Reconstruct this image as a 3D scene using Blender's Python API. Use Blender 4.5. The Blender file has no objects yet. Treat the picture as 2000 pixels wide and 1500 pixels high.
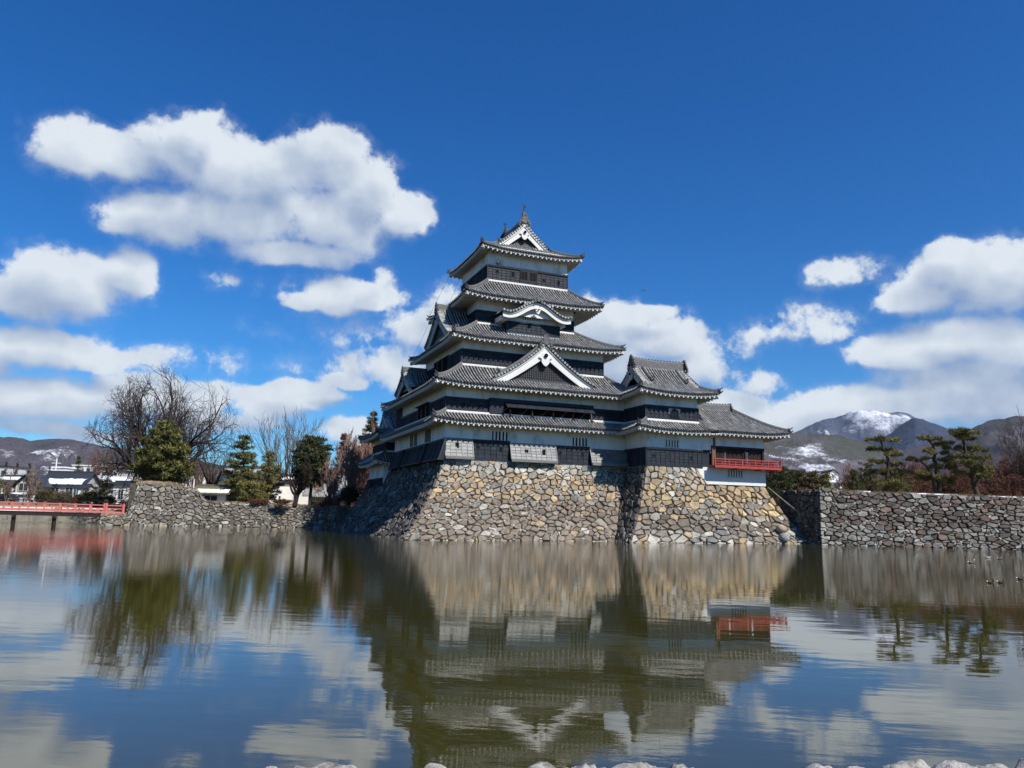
import bpy, math, random
import numpy as np
from math import radians, sin, cos, pi, sqrt, atan2

# ---------------------------------------------------------------- camera, sky, sun, exposure
SC = bpy.context.scene
COL = SC.collection
YAW, PITCH, ROLL, FPX = radians(21.65), radians(9.65), radians(1.15), 1504.0
CAM = np.array([-17.74, -59.05, 1.92])
_cy, _sy, _cp, _sp = cos(YAW), sin(YAW), cos(PITCH), sin(PITCH)
FWD = np.array([_sy * _cp, _cy * _cp, _sp])
_r = np.array([_cy, -_sy, 0.0])
_u = np.cross(_r, FWD)
RT = cos(ROLL) * _r + sin(ROLL) * _u
UP = cos(ROLL) * _u - sin(ROLL) * _r
FH = np.array([_sy, _cy, 0.0])          # level heading of the view
RH = np.array([_cy, -_sy, 0.0])

from mathutils import Matrix, Vector
cam = bpy.data.cameras.new('camera')
cam.sensor_width = 36.0
cam.lens = 36.0 * FPX / 2000.0
cam.clip_start, cam.clip_end = 0.2, 30000.0
cam_o = bpy.data.objects.new('camera', cam)
COL.objects.link(cam_o)
cam_o.matrix_world = Matrix(((RT[0], UP[0], -FWD[0], CAM[0]), (RT[1], UP[1], -FWD[1], CAM[1]),
                             (RT[2], UP[2], -FWD[2], CAM[2]), (0, 0, 0, 1)))
SC.camera = cam_o

SUN_AZ, SUN_EL = radians(156.0), radians(46.5)      # azimuth from +Y towards +X
SUN_DIR = np.array([sin(SUN_AZ) * cos(SUN_EL), cos(SUN_AZ) * cos(SUN_EL), sin(SUN_EL)])
sun = bpy.data.lights.new('sun', 'SUN')
sun.energy = 4.8
sun.angle = radians(0.5)
sun.color = (1.0, 0.95, 0.87)
sun_o = bpy.data.objects.new('sun', sun)
COL.objects.link(sun_o)
sun_o.rotation_euler = Vector(SUN_DIR).to_track_quat('Z', 'Y').to_euler()
sun_o.location = (30, -60, 60)

SC.view_settings.view_transform = 'Standard'
SC.view_settings.look = 'None'
SC.view_settings.exposure = 0.35
SC.view_settings.gamma = 1.0
SC.view_settings.use_curve_mapping = False
SC.cycles.max_bounces = 6
SC.cycles.diffuse_bounces = 2
SC.cycles.glossy_bounces = 3
SC.cycles.transmission_bounces = 2
SC.cycles.caustics_reflective = False
SC.cycles.caustics_refractive = False


def px_dir(x, y):
    d = RT * (x - 1000) + UP * (750 - y) + FWD * FPX
    return d / np.linalg.norm(d)


def at(x, y, depth):
    """world point that stands `depth` metres out along the view axis in the direction of a photo pixel"""
    d = RT * (x - 1000) + UP * (750 - y) + FWD * FPX
    return CAM + d * (depth / FPX)


W = bpy.data.worlds.new('World')
SC.world = W
W.use_nodes = True
NT = W.node_tree
NT.nodes.clear()


class NB:
    """tiny helper for node trees"""
    def __init__(s, nt):
        s.nt = nt

    def n(s, typ, **kw):
        nd = s.nt.nodes.new(typ)
        for k, v in kw.items():
            setattr(nd, k, v)
        return nd

    def link(s, a, b):
        s.nt.links.new(a, b)

    def _in(s, sock, v):
        if hasattr(v, 'is_output') or isinstance(v, bpy.types.NodeSocket):
            s.nt.links.new(v, sock)
        elif v is not None:
            sock.default_value = v

    def math(s, op, a, b=None, c=None, clamp=False):
        nd = s.n('ShaderNodeMath', operation=op, use_clamp=clamp)
        for i, v in enumerate((a, b, c)):
            s._in(nd.inputs[i], v)
        return nd.outputs[0]

    def vmath(s, op, a, b=None, c=None):
        nd = s.n('ShaderNodeVectorMath', operation=op)
        for i, v in enumerate((a, b, c)):
            s._in(nd.inputs[i], v)
        return nd.outputs['Value'] if op in ('DOT_PRODUCT', 'LENGTH', 'DISTANCE') else nd.outputs[0]

    def noise(s, vec, scale, detail=4, rough=.55, out='Fac', lac=2.0, dist=0.0):
        nd = s.n('ShaderNodeTexNoise')
        s._in(nd.inputs['Vector'], vec)
        nd.inputs['Scale'].default_value = scale
        nd.inputs['Detail'].default_value = detail
        nd.inputs['Roughness'].default_value = rough
        nd.inputs['Lacunarity'].default_value = lac
        nd.inputs['Distortion'].default_value = dist
        return nd.outputs[out]

    def mix(s, f, a, b, blend='MIX'):
        nd = s.n('ShaderNodeMix', data_type='RGBA', blend_type=blend)
        s._in(nd.inputs[0], f)
        s._in(nd.inputs[6], a if not isinstance(a, tuple) else (*a[:3], 1))
        s._in(nd.inputs[7], b if not isinstance(b, tuple) else (*b[:3], 1))
        return nd.outputs[2]

    def ramp(s, f, lo, hi, a=0.0, b=1.0, smooth=True):
        nd = s.n('ShaderNodeMapRange', interpolation_type='SMOOTHSTEP' if smooth else 'LINEAR')
        s._in(nd.inputs[0], f)
        for i, v in zip((1, 2, 3, 4), (lo, hi, a, b)):
            nd.inputs[i].default_value = v
        return nd.outputs[0]


def build_world():
    b = NB(NT)
    sky = b.n('ShaderNodeTexSky', sky_type='NISHITA', sun_disc=False)
    sky.sun_elevation = SUN_EL
    sky.sun_rotation = SUN_AZ
    sky.altitude = 600
    sky.air_density = 1.0
    sky.dust_density = 0.2
    sky.ozone_density = 3.0
    hs = b.n('ShaderNodeHueSaturation')
    hs.inputs['Saturation'].default_value = SKY_SAT
    hs.inputs['Value'].default_value = SKY_VAL
    b.link(sky.outputs[0], hs.inputs['Color'])
    skyc = b.mix(1.0, hs.outputs[0], (.42, .84, 1.12, 1), 'MULTIPLY')
    tc = b.n('ShaderNodeTexCoord')
    d = tc.outputs['Generated']
    dx = b.vmath('DOT_PRODUCT', d, tuple(RH))
    dy = b.vmath('DOT_PRODUCT', d, tuple(FH))
    sep = b.n('ShaderNodeSeparateXYZ')
    b.link(d, sep.inputs[0])
    az = b.math('ARCTAN2', dx, dy)
    el = b.math('ARCSINE', sep.outputs[2])
    cmb = b.n('ShaderNodeCombineXYZ')
    b.link(az, cmb.inputs[0])
    b.link(el, cmb.inputs[1])
    p0 = cmb.outputs[0]
    # billows: warp the outline with coarse noise, break it with fine noise
    wn = b.noise(d, 11.0, 3, .55, 'Color')
    wv = b.vmath('SUBTRACT', wn, (.5, .5, .5))
    p = b.vmath('MULTIPLY_ADD', wv, (.045, .03, 0), p0)
    n1 = b.noise(d, 24.0, 10, .63)

    def blobs(p):
        acc = None
        for (bx, by, rx, ry, w) in CLOUDS:
            v = px_dir(bx, by)
            a = atan2(v @ RH, v @ FH)
            e = math.asin(v[2])
            ix, iy = FPX / rx, FPX / ry
            q = b.vmath('MULTIPLY_ADD', p, (ix, iy, 0), (-a * ix, -e * iy, 0))
            r = b.vmath('DOT_PRODUCT', q, q)
            f = b.math('MULTIPLY_ADD', r, -w, w)
            acc = f if acc is None else b.math('SMOOTH_MAX', acc, f, .35)
        return acc
    f0 = blobs(p)
    up = b.vmath('ADD', p, (.012, .030, 0))
    f1 = blobs(up)
    nn = b.math('MULTIPLY_ADD', b.math('SUBTRACT', b.noise(d, 60.0, 7, .62), .5), .35, b.math('SUBTRACT', n1, .5))
    nb = b.math('SUBTRACT', b.noise(d, 10.0, 5, .55), .5)
    amp = b.math('MULTIPLY_ADD', nn, 2.3, b.math('MULTIPLY', nb, 1.5))
    fld = b.math('ADD', b.math('MAXIMUM', f0, -1.7), amp)
    # crisp, lit tops; soft, thinning undersides
    under = b.ramp(b.math('SUBTRACT', f1, f0), -.15, .75)
    top_m = b.ramp(fld, -.20, .42)
    low_m = b.ramp(fld, -.35, 1.15)
    mask = b.math('ADD', b.math('MULTIPLY', top_m, b.math('SUBTRACT', 1.0, under)), b.math('MULTIPLY', low_m, under))
    n2 = b.noise(b.vmath('ADD', d, (.010, 0, .016)), 14.0, 5, .5)
    n3 = b.noise(d, 14.0, 5, .5)
    rel = b.math('SUBTRACT', n3, n2)
    wisp = b.ramp(b.math('ADD', fld, b.math('MULTIPLY', nn, 1.2)), -.70, .8, 0, .22)
    mask = b.math('MAXIMUM', mask, wisp)
    shade = b.math('SUBTRACT', 1.0, b.ramp(b.math('ADD', f1, b.math('MULTIPLY', nb, 1.2)), -.35, 1.10, 0, .72))
    shade = b.math('MULTIPLY_ADD', under, -.30, shade)
    shade = b.math('MULTIPLY_ADD', rel, 1.5, shade)
    shade = b.math('MINIMUM', b.math('MAXIMUM', shade, 0), 1)
    cc = b.mix(shade, CLOUD_LO, CLOUD_HI)
    fin = b.mix(b.math('MULTIPLY', mask, .98), skyc, cc)
    bg = b.n('ShaderNodeBackground')
    bg.inputs['Strength'].default_value = 0.1
    b.link(fin, bg.inputs[0])
    out = b.n('ShaderNodeOutputWorld')
    b.link(bg.outputs[0], out.inputs[0])


SKY_SAT, SKY_VAL = 1.35, 0.9
CLOUD_LO, CLOUD_HI = (2.6, 3.35, 4.7), (6.1, 6.6, 7.1)
CLOUDS = [
    (150, 300, 75, 52, 1), (235, 312, 85, 40, 1), (340, 300, 80, 62, 1), (395, 268, 62, 48, 1), (470, 340, 110, 75, 1),
    (560, 335, 80, 62, 1), (640, 318, 90, 75, 1), (705, 375, 80, 75, 1), (620, 430, 160, 75, 1), (790, 425, 70, 45, 1),
    (480, 430, 150, 62, 1), (320, 428, 110, 48, 1), (570, 492, 140, 34, 1), (245, 440, 50, 22, .8),
    (130, 560, 110, 66, 1), (255, 535, 52, 48, 1), (50, 580, 80, 45, 1),
    (80, 680, 120, 42, 1), (195, 700, 70, 26, 1), (-20, 670, 90, 42, 1),
    (655, 585, 75, 38, .9), (725, 578, 72, 30, .9), (585, 592, 55, 22, .8), (752, 545, 25, 24, .5), (440, 545, 34, 16, .28),
    (100, 785, 150, 38, 1), (260, 772, 130, 42, 1), (0, 795, 120, 42, 1), (370, 790, 90, 40, .9), (90, 842, 160, 16, .8), (-60, 690, 90, 60, 1),
    (500, 795, 110, 36, 1), (600, 772, 85, 28, 1), (680, 745, 60, 18, .9), (445, 825, 110, 26, .9), (742, 690, 46, 16, .3), (690, 838, 65, 28, 1),
    (830, 640, 75, 40, .42), (785, 735, 80, 28, .42), (880, 600, 50, 30, .38),
    (1190, 640, 110, 58, 1), (1290, 660, 90, 52, 1), (1180, 710, 120, 60, 1), (1350, 715, 65, 40, .5), (1255, 610, 85, 22, .9),
    (1430, 806, 105, 40, 1), (1560, 818, 115, 40, 1), (1480, 745, 50, 30, .40), (1660, 790, 120, 42, 1), (1790, 792, 120, 45, 1),
    (1910, 780, 120, 50, 1), (2030, 770, 110, 62, 1), (1380, 842, 90, 32, 1),
    (1880, 535, 110, 52, 1), (1970, 555, 110, 62, 1), (1790, 582, 82, 32, 1), (1845, 500, 40, 30, 1), (2060, 540, 100, 62, 1),
    (1665, 530, 60, 20, .34), (1590, 521, 18, 11, .22), (1615, 657, 28, 17, .35), (1492, 652, 26, 12, .2),
    (1800, 685, 125, 42, 1), (1905, 655, 120, 42, 1), (2010, 680, 110, 52, 1), (1720, 690, 70, 30, 1), (1880, 735, 150, 36, .9),
    (900, 640, 110, 60, .30), (760, 722, 120, 35, .35), (1330, 690, 90, 40, .2), (680, 645, 90, 25, .22), (330, 705, 90, 22, .28), (1560, 640, 60, 20, .18), (560, 560, 70, 18, .2),
    (-420, 520, 240, 80, 1), (-250, 740, 180, 45, 1), (2400, 600, 230, 85, 1), (2320, 740, 200, 45, 1), (-700, 640, 200, 60, 1), (2800, 520, 200, 70, 1),
]
build_world()
# ---------------------------------------------------------------- helpers
Z3 = np.array([0., 0., 1.])


class Geo:
    """collects faces and links them as ONE mesh object"""
    def __init__(s):
        s.V, s.C, s.F, s.n = [], [], {}, 0

    def add(s, V, F, mat=0, col=1.0):
        V = np.asarray(V, float).reshape(-1, 3)
        c = np.asarray(col, float)
        if c.ndim == 0:
            c = np.full((len(V), 3), float(c))
        elif c.ndim == 1 and len(c) == 3 and len(V) != 3:
            c = np.tile(c, (len(V), 1))
        elif c.ndim == 1 and len(c) == len(V):
            c = np.repeat(c[:, None], 3, 1)
        elif c.ndim == 1:
            c = np.tile(c, (len(V), 1))
        s.V.append(V)
        s.C.append(c)
        if isinstance(F, np.ndarray):
            groups = {F.shape[1]: F}
        else:
            groups = {}
            for f in F:
                groups.setdefault(len(f), []).append(f)
        for k, f in groups.items():
            f = np.asarray(f, int) + s.n
            s.F.setdefault(k, []).append((f, np.full(len(f), mat) if np.isscalar(mat) else np.asarray(mat)))
        s.n += len(V)
        return s

    def box(s, x0, x1, y0, y1, z0, z1, mat=0, col=1.0):
        V = [(x0, y0, z0), (x1, y0, z0), (x1, y1, z0), (x0, y1, z0), (x0, y0, z1), (x1, y0, z1), (x1, y1, z1), (x0, y1, z1)]
        return s.add(V, BOXF, mat, col)

    def bar(s, p, q, w, h, mat=0, col=1.0, up=Z3):
        """box from p to q, w wide, h tall"""
        p, q = np.asarray(p, float), np.asarray(q, float)
        t = q - p
        t = t / np.linalg.norm(t)
        S = np.cross(t, up)
        S = S / np.linalg.norm(S)
        U = np.cross(S, t)
        V = [a + i * S * w / 2 + j * U * h / 2 for a in (p, q) for i, j in ((-1, -1), (1, -1), (1, 1), (-1, 1))]
        F = [(3, 2, 1, 0), (4, 5, 6, 7), (0, 1, 5, 4), (1, 2, 6, 5), (2, 3, 7, 6), (3, 0, 4, 7)]
        return s.add(V, F, mat, col)

    def tube(s, P, R, n=6, mat=0, col=1.0, cap=True):
        P = np.asarray(P, float)
        R = np.full(len(P), R) if np.isscalar(R) else np.asarray(R, float)
        T = np.gradient(P, axis=0)
        T /= np.linalg.norm(T, axis=1)[:, None] + 1e-9
        ref = np.array([.31, .17, .93]) if abs(T[0][2]) < .9 else np.array([1., .1, 0])
        S = np.cross(T, ref)
        S /= np.linalg.norm(S, axis=1)[:, None]
        U = np.cross(S, T)
        th = np.arange(n) * 2 * pi / n
        V = P[:, None] + R[:, None, None] * (np.cos(th)[None, :, None] * S[:, None] + np.sin(th)[None, :, None] * U[:, None])
        m = len(P)
        i = np.arange(n)
        F = []
        for k in range(m - 1):
            F += [(k * n + a, k * n + (a + 1) % n, (k + 1) * n + (a + 1) % n, (k + 1) * n + a) for a in i]
        if cap:
            F += [tuple(range(n - 1, -1, -1)), tuple((m - 1) * n + a for a in i)]
        return s.add(V.reshape(-1, 3), F, mat, col)

    def sweep(s, P, prof, mat=0, col=1.0, up=Z3, cap=True):
        """profile (side, up) swept along P"""
        P = np.asarray(P, float)
        prof = np.asarray(prof, float)
        T = np.gradient(P, axis=0)
        S = np.cross(T, up)
        S /= np.linalg.norm(S, axis=1)[:, None]
        V = P[:, None] + S[:, None] * prof[None, :, :1] + np.asarray(up)[None, None] * prof[None, :, 1:2]
        n, m = len(prof), len(P)
        F = []
        for k in range(m - 1):
            F += [(k * n + a, k * n + (a + 1) % n, (k + 1) * n + (a + 1) % n, (k + 1) * n + a) for a in range(n)]
        if cap:
            F += [tuple(range(n - 1, -1, -1)), tuple((m - 1) * n + a for a in range(n))]
        return s.add(V.reshape(-1, 3), F, mat, col)

    def prism(s, poly, O, A, B, thick, mat=0, col=1.0):
        """flat outline (in A,B) extruded by thick"""
        O, A, B = (np.asarray(v, float) for v in (O, A, B))
        N = np.cross(A, B)
        poly = np.asarray(poly, float)
        n = len(poly)
        base = O + poly[:, :1] * A + poly[:, 1:2] * B
        V = np.concatenate([base, base + N * thick])
        F = [tuple(range(n - 1, -1, -1)), tuple(range(n, 2 * n))] + [(a, (a + 1) % n, n + (a + 1) % n, n + a) for a in range(n)]
        return s.add(V, F, mat, col)

    def mesh(s, name, mats, off=None, smooth=False):
        V = np.concatenate(s.V) if s.V else np.zeros((0, 3))
        if off is not None:
            V = V - np.asarray(off)
        me = bpy.data.meshes.new(name)
        me.vertices.add(len(V))
        me.vertices.foreach_set('co', V.astype(np.float32).ravel())
        loops, starts, mi, pos = [], [], [], 0
        for k, lst in s.F.items():
            f = np.concatenate([a for a, _ in lst])
            loops.append(f.ravel())
            starts.append(pos + np.arange(len(f)) * k)
            mi.append(np.concatenate([m for _, m in lst]))
            pos += f.size
        if loops:
            loops, starts, mi = np.concatenate(loops), np.concatenate(starts), np.concatenate(mi)
            me.loops.add(len(loops))
            me.loops.foreach_set('vertex_index', loops.astype(np.int32))
            me.polygons.add(len(starts))
            me.polygons.foreach_set('loop_start', starts.astype(np.int32))
            me.polygons.foreach_set('material_index', mi.astype(np.int32))
            me.polygons.foreach_set('use_smooth', np.full(len(starts), bool(smooth)))
        at_ = me.attributes.new('Col', 'FLOAT_COLOR', 'POINT')
        c = np.concatenate([np.concatenate(s.C), np.ones((len(V), 1))], 1)
        at_.data.foreach_set('color', c.astype(np.float32).ravel())
        me.update(calc_edges=True)
        for m in (mats if isinstance(mats, (list, tuple)) else [mats]):
            me.materials.append(m)
        return me

    def build(s, name, mats, parent=None, smooth=False, kind=None, label=None):
        o = bpy.data.objects.new(name, s.mesh(name, mats, wloc(parent), smooth))
        COL.objects.link(o)
        if parent is not None:
            o.parent = parent
        if kind:
            o['kind'] = kind
        if label:
            o['label'] = label
        return o


BOXF = [(3, 2, 1, 0), (4, 5, 6, 7), (0, 1, 5, 4), (1, 2, 6, 5), (2, 3, 7, 6), (3, 0, 4, 7)]


def wloc(o):
    p = np.zeros(3)
    while o is not None:
        p = p + np.array(o.location)
        o = o.parent
    return p


def thing(name, label, cat, loc=(0, 0, 0), group=None):
    o = bpy.data.objects.new(name, None)
    COL.objects.link(o)
    o.location = tuple(float(v) for v in loc)
    o.empty_display_size = .3
    return tag(o, label, cat, group)


def tag(o, label, cat, group=None, kind=None):
    o['label'] = label
    o['category'] = cat
    if group:
        o['group'] = group
    if kind:
        o['kind'] = kind
    return o


def inst(name, me, parent, loc, rot=(0, 0, 0), scale=(1, 1, 1), label=None):
    o = bpy.data.objects.new(name, me)
    COL.objects.link(o)
    if parent is not None:
        o.parent = parent
        loc = np.asarray(loc) - wloc(parent)
    o.location = tuple(float(v) for v in loc)
    o.rotation_euler = rot
    o.scale = scale
    if label:
        o['label'] = label
    return o


def copy_tree(o, loc, rotz=0.0, scale=1.0, label=None, parent=None):
    c = o.copy()
    COL.objects.link(c)
    if parent is None:
        c.location = tuple(float(v) for v in loc)
        c.rotation_euler = (0, 0, rotz)
        c.scale = (scale, scale, scale) if np.isscalar(scale) else scale
        if label:
            c['label'] = label
    else:
        c.parent = parent
    for ch in list(o.children):
        copy_tree(ch, None, parent=c)
    return c


# ---------------------------------------------------------------- materials
def M(name, col, rough=.75, var=.25, scale=2.0, bump=.15, bscale=18.0, attr=False, spec=.3, stain=None, bdist=.03, metal=0.0, stretch=None):
    m = bpy.data.materials.new(name)
    m.use_nodes = True
    b = NB(m.node_tree)
    bs = m.node_tree.nodes['Principled BSDF']
    tc = b.n('ShaderNodeTexCoord')
    vec = tc.outputs['Object']
    if stretch:
        vec = b.vmath('MULTIPLY', vec, stretch)
    n = b.noise(vec, scale, 5, .6)
    f = b.ramp(n, .28, .72, 1 - var, 1 + var, False)
    c = b.mix(1.0, (*col, 1), b.n('ShaderNodeCombineColor').outputs[0], 'MULTIPLY')
    cc = c.node.inputs[7].links[0].from_node
    for i in range(3):
        b.link(f, cc.inputs[i])
    if stain:
        (scol, lo, hi, ssc) = stain
        sn = b.noise(vec, ssc, 6, .65)
        c = b.mix(b.ramp(sn, lo, hi), c, (*scol, 1))
    if attr:
        a = b.n('ShaderNodeAttribute', attribute_name='Col')
        c = b.mix(1.0, c, a.outputs['Color'], 'MULTIPLY')
    b.link(c, bs.inputs['Base Color'])
    bs.inputs['Roughness'].default_value = rough
    bs.inputs['Specular IOR Level'].default_value = spec
    bs.inputs['Metallic'].default_value = metal
    if bump:
        bn = b.noise(vec, bscale, 6, .6)
        bp = b.n('ShaderNodeBump')
        bp.inputs['Strength'].default_value = bump
        bp.inputs['Distance'].default_value = bdist
        b.link(bn, bp.inputs['Height'])
        b.link(bp.outputs[0], bs.inputs['Normal'])
    return m


m_plaster = M('white_plaster', (.80, .785, .75), .9, .10, .8, .12, 9, stain=((.36, .355, .32), .46, .82, 1.3), spec=.1, stretch=(1, 1, .45))
m_trim = M('white_lime_trim', (.69, .68, .645), .85, .06, 2.0, .06, 12, spec=.15)
m_eave = M('shaded_eave_plaster', (.46, .455, .43), .9, .12, 1.5, .1, 10, stain=((.40, .38, .33), .5, .85, 2.2), spec=.1)  # white plaster greyed: shade under the eaves in the colour, dirt stains too
m_board = M('black_lacquered_board', (.024, .029, .038), .55, .35, 5, .25, 30, attr=True, spec=.15, stretch=(.35, 1, 6), bdist=.01)
m_silver = M('sheened_weathered_board', (.16, .165, .165), .5, .4, 4, .25, 30, attr=True, spec=.4, stretch=(.35, 1, 6), bdist=.01)  # weathered boards, plus the sun sheen on the flare painted as silver
m_dark = M('dark_interior', (.006, .006, .007), .9, .1, 2, 0, spec=.05)
m_tile = M('grey_clay_tile', (.26, .255, .245), .5, .45, 5, .25, 40, attr=True, spec=.4, stain=((.46, .445, .41), .50, .72, 1.6), bdist=.01)
m_tiled = M('shaded_roof_deck', (.011, .011, .011), .8, .3, 6, .2, 30, attr=True, spec=.2)  # pan tiles near black: shade between the rows put into the colour
m_ridge = M('ridge_tile', (.12, .12, .118), .65, .4, 12, .3, 26, attr=True, spec=.3, stain=((.33, .32, .3), .55, .75, 7))
m_lattice = M('black_lattice', (.05, .05, .053), .5, .3, 8, .1, spec=.4)
m_stone = M('wall_stone', (1, 1, 1), .88, .42, 2.6, .6, 10, attr=True, spec=.18, stain=((.62, .60, .55), .56, .78, 4.5), bdist=.05)
m_joint = M('wall_joint_earth', (.085, .075, .062), .95, .4, 3, .4, 12, spec=.05)
m_darkwood = M('dark_timber', (.028, .020, .017), .7, .35, 5, .2, 22, stretch=(1, 1, .3), spec=.2)
m_brown = M('brown_timber', (.17, .09, .06), .7, .25, 5, .2, 22, stretch=(3, 3, .5), spec=.2)
m_red = M('vermilion_lacquer', (.36, .052, .045), .5, .15, 4, .06, 20, spec=.35)
m_redb = M('bridge_vermilion', (.60, .15, .13), .5, .15, 4, .06, 20, spec=.35)
m_snow = M('snow', (.86, .87, .88), .6, .04, 3, .3, 6, spec=.3, bdist=.08)
m_grass = M('winter_grass', (.26, .20, .11), .95, .35, .8, .5, 8, spec=.05, bdist=.1, stain=((.10, .12, .05), .55, .75, .3))
m_earth = M('bare_earth', (.20, .16, .11), .95, .3, .5, .4, 6, spec=.05, bdist=.1)
m_mud = M('moat_bed_mud', (.06, .055, .03), .9, .2, .5, 0)
m_conc = M('mossy_concrete', (.22, .20, .16), .9, .25, 1.2, .2, 12, stain=((.09, .09, .06), .5, .7, 2), stretch=(1, 1, .4))
m_bark = M('bark', (.07, .055, .045), .95, .35, 6, .5, 22, attr=True, spec=.1)
m_barkl = M('grey_bark', (.17, .145, .125), .95, .35, 6, .4, 22, attr=True, spec=.1)
m_leaf = M('pine_needles', (1, 1, 1), .75, .25, .9, 0, attr=True, spec=.25)
m_whitewall = M('house_white_wall', (.74, .72, .67), .9, .08, 1.2, .06, 14, spec=.1)
m_cream = M('house_cream_wall', (.66, .58, .45), .9, .1, 1.2, .06, 14, spec=.1)
m_brick = M('tan_cladding', (.30, .19, .12), .85, .15, 4, .1, 14)
m_slate = M('dark_slate_roof', (.035, .042, .055), .5, .25, 6, .15, 26, spec=.4)
m_glass = M('window_glass', (.03, .045, .055), .12, .2, 1, 0, spec=.6)
m_metal = M('pale_metal', (.55, .55, .54), .45, .1, 3, 0, spec=.5)
m_white = M('white_paint', (.80, .80, .79), .5, .05, 2, 0, spec=.35)
m_moss = M('mossy_thatch', (.14, .125, .085), .95, .35, 3, .4, 14, spec=.05)
m_fish = M('weathered_bronze', (.05, .06, .06), .55, .3, 9, .2, 30, spec=.4)
m_feather = M('duck_plumage', (1, 1, 1), .7, .2, 12, .1, 40, attr=True, spec=.2)
m_straw = M('straw', (.62, .48, .25), .9, .2, 9, .3, 30, spec=.1)
m_rock = M('pale_granite', (.36, .345, .31), .9, .5, 9, .9, 24, spec=.15, stain=((.13, .12, .10), .50, .70, 8), bdist=.03)


def water_mat():
    m = bpy.data.materials.new('moat_water')
    m.use_nodes = True
    b = NB(m.node_tree)
    bs = m.node_tree.nodes['Principled BSDF']
    tc = b.n('ShaderNodeTexCoord')
    o = tc.outputs['Object']
    n0 = b.noise(o, .05, 3, .5)
    b.link(b.mix(n0, (.036, .033, .006, 1), (.046, .042, .008, 1)), bs.inputs['Base Color'])
    bs.inputs['Roughness'].default_value = .012
    bs.inputs['IOR'].default_value = 1.85
    bs.inputs['Specular IOR Level'].default_value = .5
    rot = b.n('ShaderNodeVectorRotate')
    b.link(o, rot.inputs[0])
    rot.inputs['Angle'].default_value = radians(28)
    a = b.vmath('MULTIPLY', rot.outputs[0], (.55, 1.5, 1))
    w1 = b.noise(a, 1.5, 2, .45)                          # slow swell
    w2 = b.noise(b.vmath('MULTIPLY', rot.outputs[0], (1.0, 2.4, 1)), 7.0, 3, .55)  # wind ripple
    patch = b.ramp(b.noise(b.vmath('MULTIPLY', o, (1, .5, 1)), .045, 3, .5), .38, .66, .22, 1.0)
    sy = b.n('ShaderNodeSeparateXYZ')
    b.link(o, sy.inputs[0])
    lee = b.ramp(sy.outputs[1], -53, 5, .22, 1.9)       # calmer in the lee of the near bank
    patch = b.math('MULTIPLY', patch, lee)
    h = b.math('MULTIPLY_ADD', b.math('MULTIPLY', w2, patch), .75, b.math('MULTIPLY', w1, .8))
    bp = b.n('ShaderNodeBump')
    bp.inputs['Strength'].default_value = 1.0
    bp.inputs['Distance'].default_value = WAVE
    b.link(h, bp.inputs['Height'])
    b.link(bp.outputs[0], bs.inputs['Normal'])
    return m


WAVE = .0033
m_water = water_mat()


def mountain_mat(name, forest, forest2, snow_lo, snow_hi, sc, dark=None):
    m = bpy.data.materials.new(name)
    m.use_nodes = True
    b = NB(m.node_tree)
    bs = m.node_tree.nodes['Principled BSDF']
    g = b.n('ShaderNodeNewGeometry')
    pos = g.outputs['Position']
    big = b.noise(pos, sc * .9, 5, .6)
    mid = b.noise(b.vmath('MULTIPLY', pos, (1, 1, 1.8)), sc * 5, 6, .65)
    fine = b.noise(pos, sc * 60, 4, .7)
    c = b.mix(b.ramp(big, .40, .60), (*forest, 1), (*forest2, 1))
    c = b.mix(b.ramp(fine, .35, .65, 0, .75), c, b.mix(1.0, c, (.45, .45, .48, 1), 'MULTIPLY'))
    s = b.math('MULTIPLY_ADD', big, .3, b.math('MULTIPLY', mid, .75))
    s = b.math('MULTIPLY_ADD', fine, .42, s)
    at_ = b.n('ShaderNodeAttribute', attribute_name='Col')
    sep = b.n('ShaderNodeSeparateColor')
    b.link(at_.outputs['Color'], sep.inputs[0])
    s = b.math('ADD', s, b.math('SUBTRACT', sep.outputs[0], .5))
    c = b.mix(b.ramp(s, snow_lo, snow_hi, 0, .9), c, (.72, .74, .80, 1))
    b.link(c, bs.inputs['Base Color'])
    bs.inputs['Roughness'].default_value = .95
    bs.inputs['Specular IOR Level'].default_value = .02
    bp = b.n('ShaderNodeBump')
    bp.inputs['Strength'].default_value = .45
    bp.inputs['Distance'].default_value = .35 / sc * .03
    b.link(b.math('MULTIPLY_ADD', fine, .5, mid), bp.inputs['Height'])
    b.link(bp.outputs[0], bs.inputs['Normal'])
    return m
# ---------------------------------------------------------------- the setting
def sheet(name, pts, mat, z=None, kind='structure', th=None):
    g = Geo()
    P = [(p[0], p[1], p[2] if len(p) > 2 else z) for p in pts]
    g.add(P, [tuple(range(len(P)))])
    if th:
        n = len(P)
        g.add(P + [(x, y, zz - th) for x, y, zz in P], [(i, i + n, (i + 1) % n + n, (i + 1) % n) for i in range(n)])
    return g.build(name, mat, kind=kind)


sheet('ground', [(-9000, -9000), (9000, -9000), (9000, 14000), (-9000, 14000)], m_mud, -1.3)
sheet('moat_water', [(-160, -54.9), (140, -54.9), (140, 60), (-160, 60)], m_water, 0.0)
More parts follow.
